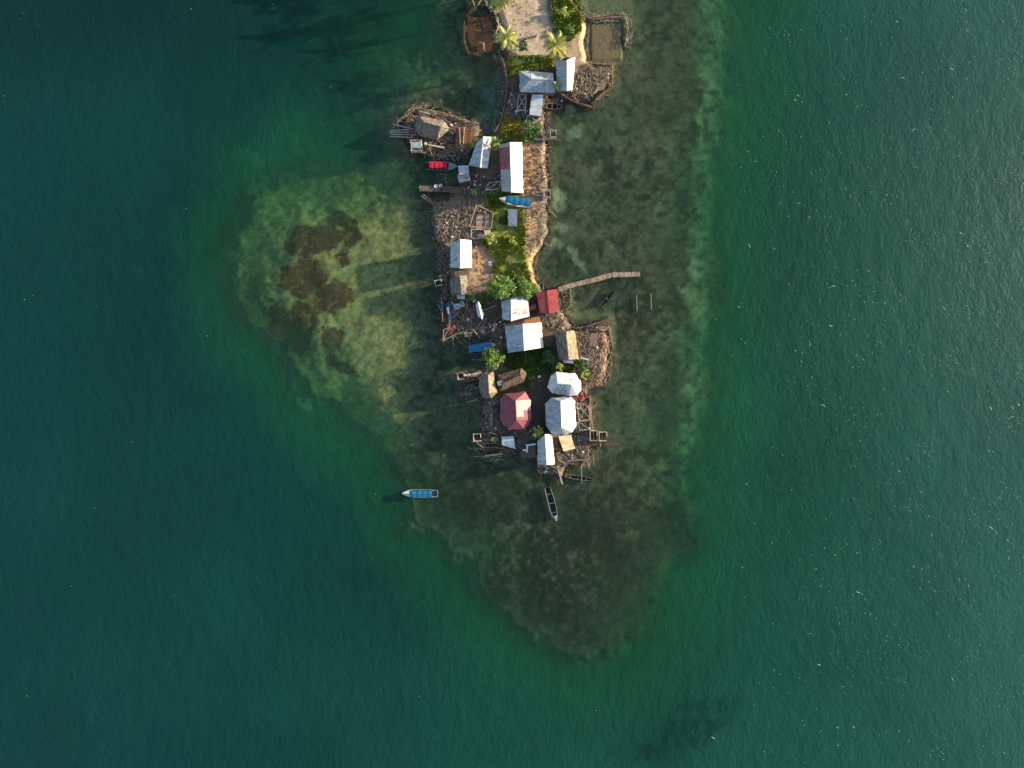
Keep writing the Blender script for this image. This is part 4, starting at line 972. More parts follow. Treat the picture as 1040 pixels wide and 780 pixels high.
jetty('jetty', 'short white walk leading to the privy beyond the long red and white house', [(541,197),(553,199.5)], .5, .75, M_greyw(), long=True)
jetty('jetty', 'north-south pole walk between the western huts and the southwest privy', [(499,403),(498.5,418),(499,434)], .5, .8, M_greyw(), long=True)
jetty('jetty', 'narrow twin pole walk running south from the village tip', [(565,462),(567,476),(571,491)], .4, .7, M_greyw(), long=True)
for x0,y0,x1,y1,l in ((428,199,442,209,'thin pole slanting from the short western landing to the rubble'),(430,197.5,443,207.5,'second thin pole slanting from the short western landing'),(452,178,453.5,188,'grey walkway board between the red boat and the western landing'),(446,176,455,178,'dark board just under the red boat'),(554,200,549,214,'straw coloured pole leaning off the southeast privy to the shore'),(552,215.5,562,215.2,'pale horizontal pole over the water off the tan shore'),(557,212,565,221,'thin pole slanting down from the pale horizontal pole'),
    (646.5,300,647,317,'upright pale pole of the pair in the water, left one'),(590.5,471,590.8,491,'thin pole crossing the floating black canoe'),(494,468,512,466.5,'pale pole floating southwest of the village'),(478.5,365,489,365.5,'pale pole in the water under the second blue covered boat'),(661,298,661.5,315,'upright pale pole of the pair in the water, right one')):
    plank(l, (x0,y0), (x1,y1), .14, z=.35, m=M_stick(), name='pole', cat='pole', round_=True)

# ================================================================== boats
boat('covered_boat', 'boat with red cover and grey bow moored by the log platform', (464.5,169), (433,168.5), 2.1, M_hullg(), M_redt(), cspan=(.10,.68), fore=.28, deckm=M_hullg(), inner=M_dark(), rimm=M_hullw())
boat('covered_boat', 'boat with blue cover and white bow drawn up below the long red and white house', (507,202), (539.5,207.5), 2.3, M_hullw(), M_bluet(), cspan=(.02,.76), fore=.2, motor=False, z0=.55, sink=-.05)
boat('covered_boat', 'boat with blue cover floating alone in open water to the southwest', (408.5,501), (444.5,501.3), 2.1, M_hullw(), M_bluet(), cspan=(.14,.76), fore=.2, inner=M_hullg())
boat('covered_boat', 'boat with ribbed cyan blue cover next to the round green tree', (503.5,350), (475.5,355), 1.9, M_hullw(), M_bluec(), cspan=(.05,.80), fore=.16, canopyw=.98)
boat('open_canoe', 'long open canoe with pale rim and dark inside, afloat south of the village', (565,529), (556,495), 1.8, M_hullw(), None, motor=True, inner=M_dark(), canoe=False, fore=.16, benches=3, deckm=M_hullg())
boat('open_canoe', 'narrow black canoe with pale rim at the southeast foot of the village', (603,487.5), (573,483), 1.1, M_darkwood(), None, motor=False, inner=M_dark(), canoe=True, fore=0, rimm=M_stick())
boat('open_canoe', 'half sunken dark canoe lying under the long jetty', (623,296), (611,311), .9, M_darkwood(), None, motor=False, inner=M_dark(), canoe=True, fore=0, sink=.32, benches=1)
boat('open_canoe', 'weathered pink brown canoe beside the narrow white shed', (571,108.5), (551.5,107.5), 1.5, mat('pinkish hull wood',(.34,.22,.19),(.2,.13,.11),3,.85,.2), None, motor=False, inner=M_dark(), canoe=True, fore=0, rimm=M_stick(), z0=.2)
# old timber wall curved like a hull
def timber_wall(name, label, pts, z, w_=.35, h_=.9, m=None):
    Q = [W(x, y, z) for x, y in pts]; root = empty(name, (Q[0].x, Q[0].y, 0)); tag(root, label, 'timber wall')
    b = MB()
    for a, c in zip(Q[:-1], Q[1:]):
        for k in range(4): b.beam(a - Vector((0, 0, k * .24)), c - Vector((0, 0, k * .24)), w_ * (1 - .08 * k), .21, 0, rnd.uniform(.7, 1.3))
    b.build('plank_wall', m or M_plankb(), root)
    for a in Q:
        k = MB(); k.tube(Vector((a.x, a.y, -1)), a + Vector((0, 0, .3)), .07, .06, 6); k.build('post', M_plank(), root)
    return root
timber_wall('curved_timber_wall', 'curved dark red timber wall holding the rubble spit south of the steep gabled house', [(567,92.5),(574,98),(584,103.5),(594,106.5),(603,109.5)], .85, .45)
timber_wall('curved_timber_wall', 'short broken red beam at the east end of the curved timber wall', [(603,109),(604.5,101),(612,94),(620,89)], .8, .3)
boat_like = None

# ================================================================== fences and timber edges
fence('stick_fence', 'stick fence and rails along the north edge of the log platform', [(404,124),(412,119),(424,110),(431,112),(446,114),(456,117),(470,122),(486,126.5)], .8, .16, z=.5)
fence('stick_fence', 'ragged stick fence on the west and south edge of the log platform', [(404,129),(409,139),(420,141.5),(431,147),(440,157),(449,159),(463,158.5)], .5, .22, z=.35)
fence('stick_fence', 'dark driftwood fence closing the top of the eastern fish pen', [(595,17),(606,20),(616,18.5),(634,17)], .35, .13, z=.25, lean=.2)
fence('stick_fence', 'bleached driftwood fence closing the east side of the eastern fish pen', [(634,17),(638,28),(637,38),(634.5,47)], .4, .13, z=.25, lean=.25)
fence('stick_fence', 'double dark pole fence running down to the top of the eastern fish pen', [(579,0),(583,6),(589,14),(592,18)], .6, .16, z=.5)
fence('stick_fence', 'low stick fence along the south bank of the eastern fish pen', [(594,62),(601,64.5),(612,65.5),(622,66),(622,88)], .5, .2, z=.4)
fence('stick_fence', 'thick tangle of driftwood sticks along the north edge of the east rubble spit', [(584,334),(597,331),(607,328),(616,325),(622,322.5)], .45, .11, z=.45, lean=.3)
fence('stick_fence', 'dry stick fence round the jetty foot east of the bright red house', [(579,293),(580,302),(579.5,311),(573,316)], .6, .14, z=.5, lean=.15)
fence('stick_fence', 'pale pole fence on the west edge of the cluttered landing', [(448.5,303),(449,314),(450,327)], .9, .3, z=.5)
fence('stick_fence', 'pinkish pole railing slanting along the south of the cluttered landing', [(450,346),(460,341),(470,337),(480,334)], .7, .35, z=.5, m=M_greyw())
fence('stick_fence', 'pale pole railing slanting up to the narrow tilted shelter', [(480,336),(486,331),(490.5,325)], .7, .4, z=.6, m=M_greyw())
fence('stick_fence', 'pole railing slanting down from the cluttered landing towards the mud', [(482,336),(487.5,344)], .6, .4, z=.6, m=M_greyw())
fence('stick_fence', 'stick fence along the shaded south face of the east rubble yard', [(598,412),(601,428),(602,438)], .8, .25, z=.7)
fence('stick_fence', 'pale post fence at the southeast corner over the water', [(597,453),(598,467),(586,467),(575,469)], .6, .3, z=.7)
fence('stick_fence', 'tangled dark sticks on the seaward rim of the western fish pen', [(479,2),(473,12),(471,26),(471,40),(477,54),(489,59)], .3, .22, z=.12, m=M_darkwood())
fence('stick_fence', 'grey driftwood bank along the west side of the sandy clearing', [(494,2),(500,9),(505,18),(507,27),(503,36)], .4, .12, z=.55, lean=.3, m=M_greyw())
fence('stick_fence', 'grey driftwood line running down the west shore above the green plot', [(506,52),(511,62),(514,76),(515,92),(512,108),(508,124),(503,134)], .35, .17, z=.5, lean=.25)
fence('stick_fence', 'black board edge crossing the rubble spit by the small board roof', [(600,336.5),(608,336),(620,336.5)], .3, .2, z=.8, m=M_darkwood(), lean=.02)
frame('stick_rack', 'long straw coloured pole frame over the open dirt plot north of the compact house', 'frame', [(484,208),(477,230),(499,232),(501,216)], 1.4, w_=.18, low=.4)
frame('stick_rack', 'square pole frame over the stacked palm ribs beside the green grass', 'frame', [(478.5,233),(479,242),(493,241.5),(492,233)], 1.3, w_=.16, m=M_greyw(), low=.4)
frame('stick_rack', 'zigzag pink pole frame at the southwest corner of the cluttered landing', 'frame', [(450,345.5),(450.5,335),(456,333),(457,325)], 1.2, w_=.17, m=mat('pink weathered pole',(.42,.24,.20),(.25,.14,.12),3,.9,.3), cross=((0,2),), low=-.6, closed=False)
frame('stick_rack', 'empty frame of pale poles just southwest of the long red and white house', 'frame', [(493,193),(497,185.5),(508,184),(507,192)], 1.8, w_=.16, m=M_greyw(), cross=((0,2),), low=.4)
frame('stick_rack', 'open pole frame standing in the dark yard east of the big oval roof', 'frame', [(586,409),(597,412),(600,426),(588,427)], 1.7, w_=.14, m=M_greyw(), cross=((0,2),(1,3)), low=.4)
frame('stick_rack', 'second open pole frame just south of the first in the dark eastern yard', 'frame', [(587,428.5),(600,427),(600,436),(589,437)], 1.6, w_=.13, m=M_greyw(), cross=((0,2),), low=.4)
frame('stick_rack', 'grey ladder like frame west of the narrow white shed', 'frame', [(527,96),(534.5,96),(533.5,112),(525,112)], 1.4, w_=.2, m=M_greyw(), cross=((0,2),(1,3)), low=.4)
deck('dark_deck', 'dark board deck over the water beside the southwest privy walks', [(493,449.5),(493,460),(506,459.5),(506,449.5)], .5, M_darkwood())
deck('grey_deck', 'grey board deck under the clutter west of the tilted shelter', [(451,305),(452,330),(480,331),(480,305)], .72, M_darkwood())
deck('ribbed_platform', 'platform of pink palm ribs beside the green grass', [(484,218),(483,233),(499,232),(500,217)], .95, mat('palm ribs',(.44,.31,.25),(.18,.12,.10),3,.9,.4), gap=.22, low=.3)
deck('board_platform', 'dark board platform with rubbish east of the big oval roof', [(586,404),(586,440),(598,440),(598,404)], .75, M_darkwood(), low=.2)
# ================================================================== rubble, driftwood, rubbish (nobody could count these)
debris('coral_rubble', 'tan coral rubble and sticks between the long red and white house and the east water', 'rubble', [(532,146),(557,145),(558,196),(533,198)], 420, 130, 10, 30, ang=.3)
debris('coral_rubble', 'brown rubble shore east of the green grass', 'rubble', [(532,208),(556,205),(556,235),(546,258),(545,275),(554,290),(542,290),(537,262)], 520, 110, 4, 10, rr=(.06,.20))
debris('coral_rubble', 'heap of pinkish rubble and sticks on the west shore below the short landing', 'rubble', [(438,206),(456,205),(458,226),(452,248),(440,244)], 330, 130, 10, 20)
debris('coral_rubble', 'wide rubble bank on the outer side of the east spit', 'rubble', [(600,334),(620,332),(622,378),(618,390),(598,394),(594,370)], 700, 190, 10, 40, ang=1.4)
debris('coral_rubble', 'rust brown rubble between the tall thatched hut and the small board roof', 'rubble', [(585,338),(600,337),(602,372),(590,372)], 350, 160, 6, 20)
debris('driftwood_heap', 'driftwood and pale sticks piled on the spit south of the eastern fish pen', 'driftwood', [(590,66),(622,66),(621,90),(606,104),(584,102),(578,95)], 350, 240, 70, 50, sl=(.5,2.6))
debris('driftwood_heap', 'driftwood fan at the north tip of the east rubble spit', 'driftwood', [(598,331),(618,322),(625,325),(618,336),(600,336)], 60, 280, 0, 0, sl=(.6,2.0), ang=.4)
debris('driftwood_heap', 'dry sticks scattered round the jetty foot by the bright red house', 'driftwood', [(566,296),(582,290),(584,312),(568,318)], 120, 200, 2, 10)
debris('driftwood_heap', 'tan debris slope between the bright red house and the tall thatched hut', 'driftwood', [(548,319),(570,316),(584,334),(566,338),(555,330)], 260, 130, 6, 20)
debris('driftwood_heap', 'loose timber and sticks littering the log platform round the grey thatched hut', 'driftwood', [(405,122),(424,110),(462,117),(487,126),(489,152),(455,160),(424,153),(408,140)], 250, 380, 120, 150, sl=(.6,2.6), ang=-.15)
debris('household_litter', 'mixed rubbish on the cluttered landing west of the tilted shelter', 'rubbish', [(451,303),(482,303),(480,332),(462,340),(451,344)], 60, 130, 160, 110, pile=.35)
debris('household_litter', 'rubbish and planks in the dark yard west of the narrow white shed', 'rubbish', [(517,94),(538,95),(536,118),(514,122)], 60, 110, 130, 80, pile=.3)
debris('household_litter', 'rubbish in the corner behind the pink brown canoe', 'rubbish', [(552,95),(568,95),(572,104),(554,106)], 20, 60, 60, 30, pile=.3)
debris('household_litter', 'mixed rubbish on the platform east of the big oval roof', 'rubbish', [(586,403),(599,403),(600,440),(584,441)], 60, 150, 170, 90, pile=.35)
debris('household_litter', 'dense rubbish and driftwood at the southeast corner by the cream lean-to', 'rubbish', [(564,459),(584,455),(580,440),(598,440),(598,466),(572,474),(566,470)], 250, 260, 220, 110, pile=.4)
debris('coral_rubble', 'stones and sticks in front of the narrow southern gabled house', 'rubble', [(545,472),(564,472),(568,480),(548,481)], 240, 110, 20, 10)
debris('household_litter', 'bits of rubbish in the dirt plot north of the compact gabled house', 'rubbish', [(458,205),(486,204),(500,216),(478,243),(458,243)], 200, 180, 70, 60)
debris('household_litter', 'rubbish strewn over the dark mud east of the tilted shelter', 'rubbish', [(491,325),(512,322),(513,350),(500,352),(490,340)], 90, 60, 100, 20)
debris('household_litter', 'rubbish between the western huts and the southwest privy', 'rubbish', [(491,405),(506,404),(508,445),(496,450),(490,440)], 60, 120, 90, 60, pile=.3)
debris('household_litter', 'rubbish under the south edge of the red hipped house', 'rubbish', [(508,436),(545,436),(545,462),(508,462)], 60, 70, 50, 30)
debris('household_litter', 'rubbish by the empty house frame west of the long red and white house', 'rubbish', [(480,178),(507,176),(508,196),(470,196)], 40, 70, 60, 30)
debris('leaf_litter', 'dry twigs scattered on the sandy dirt yard beside the compact gabled house', 'litter', [(479,246),(500,246),(505,285),(480,298)], 90, 160, 12, 0, sl=(.2,.9), rr=(.05,.12))
debris('leaf_litter', 'dark litter along the west shore beside the compact gabled house', 'litter', [(442,247),(457,247),(456,300),(449,300)], 160, 170, 16, 30)
debris('coral_rubble', 'stones and sticks on the east yard between the two white hipped roofs and the sea', 'rubble', [(586,376),(599,392),(598,414),(590,404)], 260, 110, 30, 10)
debris('coral_rubble', 'stones on the rim and bed of the western fish pen', 'rubble', [(470,0),(500,2),(506,50),(500,62),(474,58),(468,30)], 24, 14, 0, 0, pile=.02)
debris('coral_rubble', 'grey stones along the west shore above the log platform', 'rubble', [(500,55),(514,60),(517,95),(512,112),(505,135),(498,135),(506,100)], 350, 110, 12, 20)
debris('coral_rubble', 'small stones and twigs on the sandy clearing', 'rubble', [(512,0),(552,0),(557,40),(540,55),(520,50)], 110, 40, 3, 0, rr=(.04,.10), sl=(.2,.6), pile=.01)
debris('coral_rubble', 'stones on the strip east of the green bush', 'rubble', [(548,112),(558,114),(557,142),(548,142)], 180, 50, 8, 10)
sel = np.argwhere((dl > -6) & (dl < 1.5) & (px > 380) & (px < 680) & (py > -20) & (py < 520))
mb = MB(); rs_ = np.random.RandomState(5)
for j, i in sel[rs_.permutation(len(sel))[:5200]]:
    d_ = dl[j, i]
    if rnd.random() > math.exp(-max(0, -d_) / 1.8): continue
    if fbm(np.array([px[j, i]]), np.array([py[j, i]]), 11, 2, 51)[0] < .47: continue
    r_ = rnd.uniform(.10, .30) * (1.5 if rnd.random() < .1 else 1); mb.rock((X[j, i] + rnd.uniform(-.2, .2), Y[j, i] + rnd.uniform(-.2, .2), max(h[j, i] + r_ * .15, -.35)), r_, 0, rnd.uniform(.45, 1.15), flat=.55)
solo(mb, 'shore_stones', mat('wet shore stone', (.20, .155, .11), (.08, .062, .045), 4, .6, .6, (1, 1, 1), 14, .1), 'loose wet stones strewn in and out of the water all round the shore', 'stones', None, 'stuff')
debris('driftwood_wall', 'thick driftwood and coral wall along the north side of the eastern fish pen', 'driftwood wall', [(588,11),(606,15),(640,13),(640,21),(606,24),(592,20)], 420, 170, 2, 16, ang=-.1, pile=.3)
debris('driftwood_wall', 'thick driftwood and coral wall along the east side of the eastern fish pen', 'driftwood wall', [(632,18),(640,18),(643,34),(640,50),(633,48),(635,32)], 300, 130, 2, 10, ang=1.5, pile=.3)
debris('pole_tangle', 'tangle of poles and boards standing over the water by the rounded thatched hut', 'driftwood', [(466,377),(488,376),(488,404),(474,406),(464,392)], 0, 60, 0, 16, ang=.15, pile=.3, wz=.35, sl=(1.2,4.0))
debris('pole_tangle', 'tangle of poles and boards over the water between the cyan shed and the southwest privy', 'driftwood', [(483,447),(511,444),(513,466),(494,468),(482,458)], 0, 70, 0, 26, ang=.05, pile=.3, wz=.4, sl=(1.2,4.5))
debris('pole_tangle', 'tangle of poles over the water south of the log platform', 'driftwood', [(430,149),(466,156),(468,164),(445,162),(428,156)], 0, 60, 6, 16, pile=.3, wz=.35, sl=(1.0,3.5))
debris('pole_tangle', 'loose poles along the water north of the log platform', 'driftwood', [(400,128),(420,107),(446,108),(446,113),(424,112),(404,132)], 0, 60, 4, 10, ang=.5, pile=.2, wz=.2, sl=(1.0,3.0))
debris('pole_tangle', 'poles jutting out over the water along the eastern platforms', 'driftwood', [(596,400),(603,402),(603,470),(585,472),(596,460)], 0, 60, 4, 14, ang=1.4, pile=.3, wz=.4, sl=(1.0,3.2))
debris('pole_tangle', 'poles and boards round the cluttered landing west edge', 'driftwood', [(446,300),(452,300),(452,345),(478,337),(480,341),(450,350)], 0, 45, 4, 12, pile=.3, wz=.4, sl=(1.0,3.4))
# ================================================================== greenery
grass('grass', 'green and yellow grass strip down the middle of the island', [([(494,198),(514,197),(531,206),(533,250),(540,288),(530,302),(497,302),(503,262),(489,246),(498,225)], 1.0)], 8500, (.2,.6))
grass('grass', 'bright tall grass bank beside the sandy clearing', [([(560,-30),(584,-30),(592,15),(592,30),(580,42),(566,38),(560,20)], 1.0)], 2600, (.35,.9))
grass('grass', 'grass and weeds below the sandy clearing', [([(515,56),(562,58),(562,68),(530,74),(516,84)], 1.0)], 1300, (.15,.4))
grass('grass', 'yellow green weeds in the plot above the long red and white house', [([(509,118),(532,120),(532,145),(509,144)], 1.0)], 1300, (.2,.5), m=M_leafy())
grass('grass', 'shaded dark grass between the largest white house and the white hipped roofs', [([(512,358),(562,352),(562,384),(540,388),(534,398),(528,372),(514,372)], 1.0)], 2000, (.1,.3), m=M_leafd())
grass('grass', 'weeds at the foot of the tall thatched hut on the spit', [([(566,368),(596,366),(600,388),(586,384),(566,378)], 1.0)], 900, (.2,.5))
grass('grass', 'weeds round the jetty side trees by the patchwork house', [([(484,296),(510,300),(512,320),(500,318),(486,308)], 1.0)], 400, (.15,.4))
palm('coconut_palm', 'yellow green coconut palm on the west edge of the sandy clearing', 514, 38, 6.5, 3.3, 20)
palm('coconut_palm', 'yellow green coconut palm right of the clearing, close to the steep gabled house', 564, 46, 7.0, 3.8, 22)
palm('coconut_palm', 'coconut palm cut by the top edge of the photo above the clearing', 510, -2, 7.5, 3.5, 22)
palm('coconut_palm', 'small young palm squeezed between the two houses at the top', 565.5, 87, 3.4, 1.25, 11)
palm('banana_plant', 'spiky young plant between the tall white house and the long red roof', 503, 145, 2.8, 1.7, 9, m=M_leafy(), cat='plant')
for k,(x,y) in enumerate(((502,-34),(545,-40),(520,-62),(488,-70),(560,-90))): palm('coconut_palm', 'coconut palm of the grove standing just north of the picture', x, y, 9.5, 3.9, 20, group='coconut palms north of the clearing')
tree('broadleaf_tree', 'big broadleaf tree north of the patchwork house', 510, 292, 3.0, 4.6, 2600, .42, M_leaf())
tree('broadleaf_tree', 'bright bushy tree between the grass strip and the bright red house', 536, 296, 2.2, 3.8, 1700, .40, M_leaf())
tree('broadleaf_tree', 'round bright green tree beside the cyan blue covered boat', 499.5, 364, 2.6, 4.2, 2200, .40, M_leaf())
tree('shrub', 'small yellow green bush wedged left of the big oval roof', 546.5, 439, 1.5, 2.6, 700, .36, M_leafy(), 'bush')
tree('shrub', 'yellow green shrub right above the rounded white hipped roof', 568.5, 373, 1.0, 2.0, 380, .34, M_leafy(), 'bush')
tree('shrub', 'dark green bush at the south end of the tall thatched hut', 590, 369, 1.7, 2.2, 700, .38, M_leafd(), 'bush')
tree('shrub', 'dark green leafy bush in the plot north of the long red roof', 538, 132, 2.3, 2.6, 1300, .40, M_leafd(), 'bush')
tree('shrub', 'round lime bush touching the brown mat deck', 481.5, 148, .85, 2.6, 420, .26, M_leafy(), 'bush')
tree('shrub', 'light green bush at the corner of the palm rib platform', 498, 243, 1.4, 1.8, 600, .36, M_leafy(), 'bush')
tree('shrub', 'light green bush in the middle of the central grass strip', 520.5, 245, 1.0, 1.6, 380, .34, M_leafy(), 'bush')
tree('shrub', 'dark bush on the south part of the sandy clearing', 531, 47, 1.5, 2.2, 600, .36, M_leafd(), 'bush')
tree('shrub', 'tall shaded shrubs along the wall right of the largest white house', 557, 362, 1.6, 2.8, 900, .38, M_leafd(), 'bush')
tree('shrub', 'wide low shrub in the bright grass bank, northern one', 573, 12, 1.3, 1.5, 420, .34, M_leafy(), 'bush')
tree('shrub', 'wide low shrub in the bright grass bank, southern one', 578, 30, 1.5, 1.5, 520, .34, M_leaf(), 'bush')
tree('shrub', 'small green shrub beside the pale porch sheet of the small thatched hut', 477.5, 303, 1.1, 1.4, 380, .32, M_leaf(), 'bush')
tree('shrub', 'tiny lime plant by the southwest privy walk', 501, 446, .7, 1.2, 200, .28, M_leafy(), 'bush')
tree('shrub', 'green shrub half hidden under the top edge by the western fish pen', 504, 4, 1.7, 2.2, 700, .38, M_leaf(), 'bush')
tree('shrub', 'small green shrub beside the lower end of the ditch path', 527, 283, 1.1, 1.3, 380, .32, M_leaf(), 'bush')
tree('shrub', 'small weedy shrub on the dirt right of the empty pole frame', 482, 195, .8, 1.1, 220, .3, M_leafy(), 'bush')
tree('shrub', 'weedy shrub in the gap left of the long red roof corner', 503, 193, .9, 1.1, 260, .3, M_leaf(), 'bush')
tree('shrub', 'weedy shrub on the rubble behind the rounded white hipped roof', 594, 380, 1.2, 1.2, 360, .3, M_leafy(), 'bush')

# ================================================================== small things one can pick out
def barrel(label, x, y, m, r_=.30, h_=.85, z=None):
    b = G(x, y) if z is None else W(x, y, z); root = empty('barrel', b); tag(root, label, 'barrel'); k = MB()
    k.lathe((0, 0, 0), [(0, 0), (r_ * .94, 0), (r_, .05), (r_, h_ * .33), (r_ * 1.04, h_ * .35), (r_, h_ * .37), (r_, h_ * .63), (r_ * 1.04, h_ * .65), (r_, h_ * .67), (r_, h_), (r_ * .9, h_)], 14); k.build('drum', m, root, True)
    k = MB(); k.lathe((0, 0, 0), [(r_ * .9, h_ - .03), (r_ * .3, h_ - .03), (0, h_ - .03)], 14); k.build('lid', m, root, True)
def basin(label, x, y, m, r_=.4, z=None):
    b = G(x, y, .05) if z is None else W(x, y, z); k = MB(); k.lathe((0, 0, 0), [(0, .02), (r_ * .7, .02), (r_, .22), (r_ * 1.06, .22), (r_ * 1.06, .19), (r_ * .76, -.02), (0, -.02)], 14)
    k.v = [v + b for v in k.v]; solo(k, 'wash_basin', m, label, 'basin', loc=b)
def tin(label, pts, m, z=None, name='metal_sheet', cat='sheet'):
    Q = [G(x, y, .25 + rnd.uniform(-.05, .08)) if z is None else W(x, y, z + rnd.uniform(-.05, .05)) for x, y in pts]; k = MB()
    slope(k, Q[0], Q[1], Q[2], Q[3], lambda s: (0, 1.0), w=.8); solo(k, name, m, label, cat)
tin('pale grey sheet propped flat on the cluttered landing', [(460,309),(462,315),(468,313.5),(466.5,308)], M_zinc_shade(), 1.2)
tin('dark blue-grey sheet next to the pale grey one on the cluttered landing', [(467,306),(468,312),(472.5,311),(471,305.5)], M_old(), 1.15)
tin('white board sheet leaning against the stick fence of the cluttered landing', [(454,312),(455,319),(456.5,318.5),(456,311.5)], M_clean_sunlit(), 1.2)
tin('small white sheet lying on the sandy dirt yard', [(495.5,266.5),(497,270.5),(500,270),(499,266)], M_clean_sunlit())
tin('pale cream sheet beside the light green bush by the rib platform', [(492,234),(493,240),(499,239),(498,233)], metal('cream sheet',(.52,.42,.27),.25), 1.3)
tin('greenish sheet stored above the dark bush on the spit', [(590,362.5),(590.5,364),(598,366.5),(598,364.5)], M_cyan(), 1.4)
tin('white sheet fallen on the east yard north of the eastern platform', [(586,413.5),(586,415.5),(590,416),(590,414)], M_clean_sunlit(), 1.3)
def tarp(label, pts, m, z=1.1):
    Q = [W(x, y, z) for x, y in pts]; k = MB(); N = 6
    for i in range(N + 1):
        for j in range(N + 1):
            p = lerp3(lerp3(Q[0], Q[1], i / N), lerp3(Q[3], Q[2], i / N), j / N); k.v.append(p + Vector((0, 0, rnd.uniform(-.14, .14))))
    for i in range(N):
        for j in range(N): a = i * (N + 1) + j; k.face([a, a + N + 1, a + N + 2, a + 1], 0, rnd.uniform(.85, 1.1))
    n_ = len(k.v); k.v += [v - Vector((0, 0, .02)) for v in k.v]
    for f in list(k.f): k.face([q + n_ for q in f][::-1])
    solo(k, 'tarpaulin', m, label, 'tarpaulin')
tarp('crumpled dark blue tarpaulin on the cluttered landing', [(454.5,317),(456,324.5),(460.5,324),(459,319)], M_bluet())
tarp('small blue tarpaulin folded by the pale grey sheet on the cluttered landing', [(453,307.5),(453.5,311.5),(459,310),(458,307)], M_bluet())
tarp('red brown tarpaulin bunched under the pink pole frame', [(456,332),(457,340),(462,338),(460,331)], mat('dull red cloth',(.28,.07,.055),(.15,.04,.03),2,.8,.2))
tarp('dark red cloth spread by the east side of the rounded white hipped roof', [(581,403),(584,409),(596,404),(594,398)], mat('dull red cloth',(.28,.07,.055),(.15,.04,.03),2,.8,.2), 1.2)
for l,x,y,m in (('blue drum in the dark yard west of the narrow white shed',521,103,M_bluep()),('white drum by the white pole frame',524.5,114,M_whitep()),('white drum next to the long grey thatched hut',458.5,127.5,M_whitep()),('grey drum between the long thatched hut and the brown mat deck',459,135,M_greyc()),('blue drum on the platform east of the big oval roof',591,433,M_bluep()),('black drum by the cream lean-to',585.5,441,M_black()),('white drum at the corner of the log platform privy',432.5,146.5,M_whitep()),('blue drum beside the rubbish under the red hipped house',527,449,M_bluep()),('grey drum near the sandy clearing bush',544.5,37,M_greyc()),('white drum on the mud beside the largest white house',509,343,M_whitep()),('black drum behind the patchwork house',505.5,327,M_black())): barrel(l, x, y, m, z=None)
for l,x,y,m in (('white basin on the short western landing, left of two',443,189.2,M_whitep()),('white basin on the short western landing, right of two',447.5,188.7,M_whitep()),('white basin by the north fence of the log platform',415,118,M_whitep()),('grey basin beside the grey drum on the log platform',455.5,141,M_greyc()),('white basin on the path between the red and white hipped roofs',548,382.5,M_whitep()),('white basin in the grass near the compact gabled house',484,251,M_whitep()),('blue basin on the southeastern rubbish platform',584,449,M_bluep()),('white basin on the southeastern rubbish platform',587,444.5,M_whitep())): basin(l, x, y, m, .42 if 'landing' in l else .32, z=.78 if 'landing' in l else None)
for l,a,b,w_ in (('pale board lying on the yard left of the tilted shelter',(491,315),(505,310),.3),('bent pale branch standing in the western fish pen',(486.5,43),(492,44),.22),('upright part of the bent branch in the western fish pen',(491,44),(491.5,50.5),.32),('crossed pale pole, left one, at the top of the western fish pen',(480,0),(483,10),.2),('crossed pale pole, right one, at the top of the western fish pen',(489,0),(481.5,11),.2),('curved grey trunk on the bank of the western fish pen',(497,6),(505,13),.4),
                 ('straw coloured pole on the north edge of the log platform',(430,113),(448,116),.2),('orange brown board behind the long grey thatched hut',(426,112.5),(437,116),.35),('brown board below the long grey thatched hut',(435,147),(452,150),.4),('white pole south of the privy on the log platform',(436,149),(439,159),.12),('thin pole over the shaded grass below the largest white house',(533.5,357),(533.5,370),.12),('straight pole across the mud beside the tilted shelter',(496.5,328),(497.5,345),.12),('pale plank on the rubble below the curved timber wall',(586,96),(598,100),.2),('short post board at the tip of the brown landing',(609.5,449),(609.8,454),.15)):
    z_ = None if ('rubble' in l or 'yard' in l or 'mud' in l or 'grass' in l) else (.35 if 'pen' in l else (.8 if 'landing' in l else 1.0)); plank(l, a, b, w_, z=z_, m=M_stick() if 'grey' not in l else M_greyw(), name='pole' if 'pole' in l or 'branch' in l or 'trunk' in l else 'plank', cat='pole' if 'pole' in l or 'branch' in l or 'trunk' in l else 'plank', round_='board' not in l and 'plank' not in l)

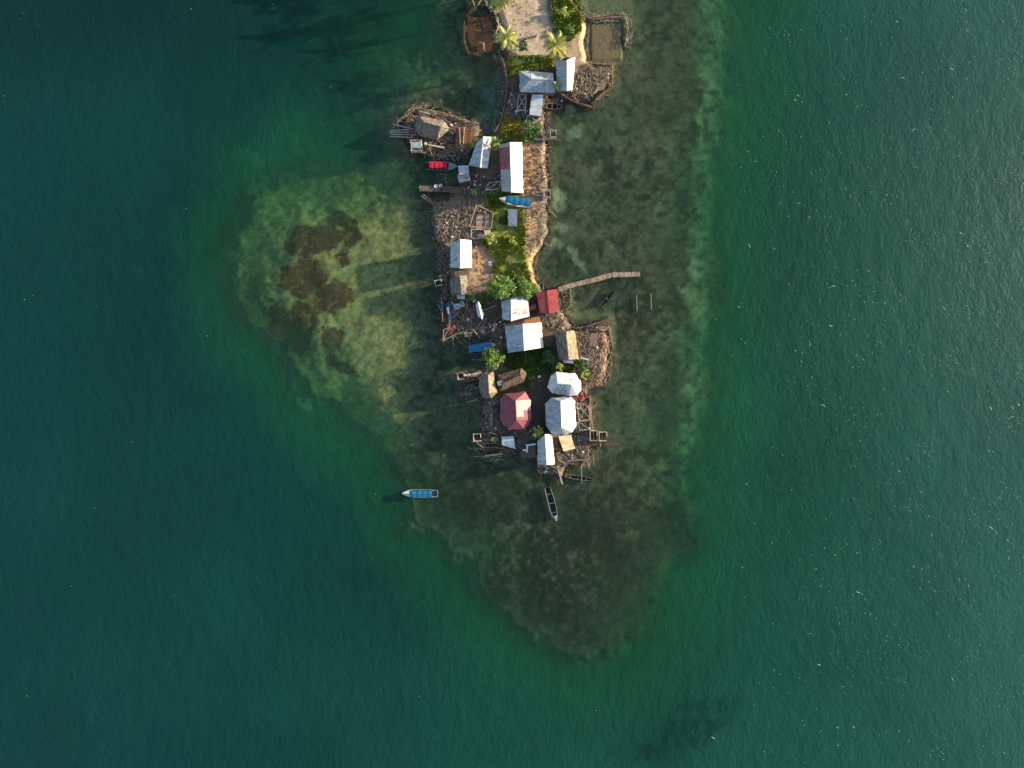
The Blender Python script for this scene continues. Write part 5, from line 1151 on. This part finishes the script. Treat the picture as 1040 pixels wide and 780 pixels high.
# ================================================================== sun glints on the ripples, laid on as small white flecks
mb = MB(); N = 0; M_ = 60000
fx = np.array([rnd.uniform(-60, 1100) for _ in range(M_)]); fy = np.array([rnd.uniform(-60, 840) for _ in range(M_)])
pr = 1.5 * ss(620, 1090, fx) ** 1.7 * (1 - .45 * ss(300, 780, fy)) * np.clip((fbm(fx, fy, 24, 3, 41) - .38) * 4.5, .05, 1.6) + .003
pr = np.where((fx > 420) & (fx < 720) & (fy < 600), pr * .15, pr)
for i_ in np.where(np.array([rnd.random() for _ in range(M_)]) < pr * .55)[0][:7000]:
    x, y = fx[i_], fy[i_]
    c = W(x, y, .02); a = R(-38 + rnd.gauss(0, 24)) if x > 560 else R(8 + rnd.gauss(0, 18)); big_ = rnd.random() < .02; l = rnd.uniform(.3, .8) if big_ else rnd.uniform(.09, .28); k = rnd.randint(2, 4) if big_ else 2; n_ = len(mb.v)
    cur = rnd.gauss(0, .12) * l * 2; tn_ = rnd.uniform(.8, 1.4) if big_ else rnd.uniform(.25, .95); w0 = .08
    for i in range(k + 1):
        t = i / k * 2 - 1; wv = (.02 + w0 * rnd.random()) * (1 - .7 * t * t); d = Vector((math.cos(a), math.sin(a), 0)); q = Vector((-d.y, d.x, 0))
        o = c + d * (l * t) + q * (cur * t * t + rnd.gauss(0, .03)); mb.v += [o - q * wv, o + Vector((0, 0, .05 * (1 - t * t))), o + q * wv]
    for i in range(k):
        for j in range(2): b = n_ + i * 3 + j; mb.face([b, b + 3, b + 4, b + 1], 0, tn_)
solo(mb, 'glint_flecks', mat('sun glint white', (.42, .50, .47), (.25, .33, .30), 3, .9, 0), 'small white flecks standing for sun glints on the ripples, thickest on the right', 'glint', None, 'stuff')
for l,a,b,w_ in (('pale pole on the water side of the dark water deck, upper one',(489,450),(507,450.5),.14),('pale pole on the water side of the dark water deck, lower one',(484,449),(490,454.5),.16),('pale pole from the southwest privy down to the weathered walk',(490,455),(506,454),.13),('tall pale pole along the west edge of the southern huts',(500.5,405),(500,430),.16),('slanting pale pole by the red hipped house west wall',(502,404),(498.5,426),.14),('pale board at the north end of the dark water deck',(496,439),(504,441),.3),('pale pole west of the broken dark walk',(474,409),(485,405),.18),('brown board in front of the cyan roofed shed',(507,460),(527,456.5),.3),('slanting pole between the cyan shed and the red hipped house',(524,449),(531,441),.12),('pale pole over the rubble behind the small board roof',(612,332),(613,350),.14),('pale pole along the seaward edge of the eastern platform',(599.5,402),(600.5,426),.18),('pale pole at the corner of the southeast rubbish platform',(576,467.5),(598,466.5),.16)):
    plank(l, a, b, w_, z=.95, m=M_stick() if 'brown' not in l else M_plankb(), name='plank' if 'board' in l else 'pole', cat='plank' if 'board' in l else 'pole', round_='board' not in l)
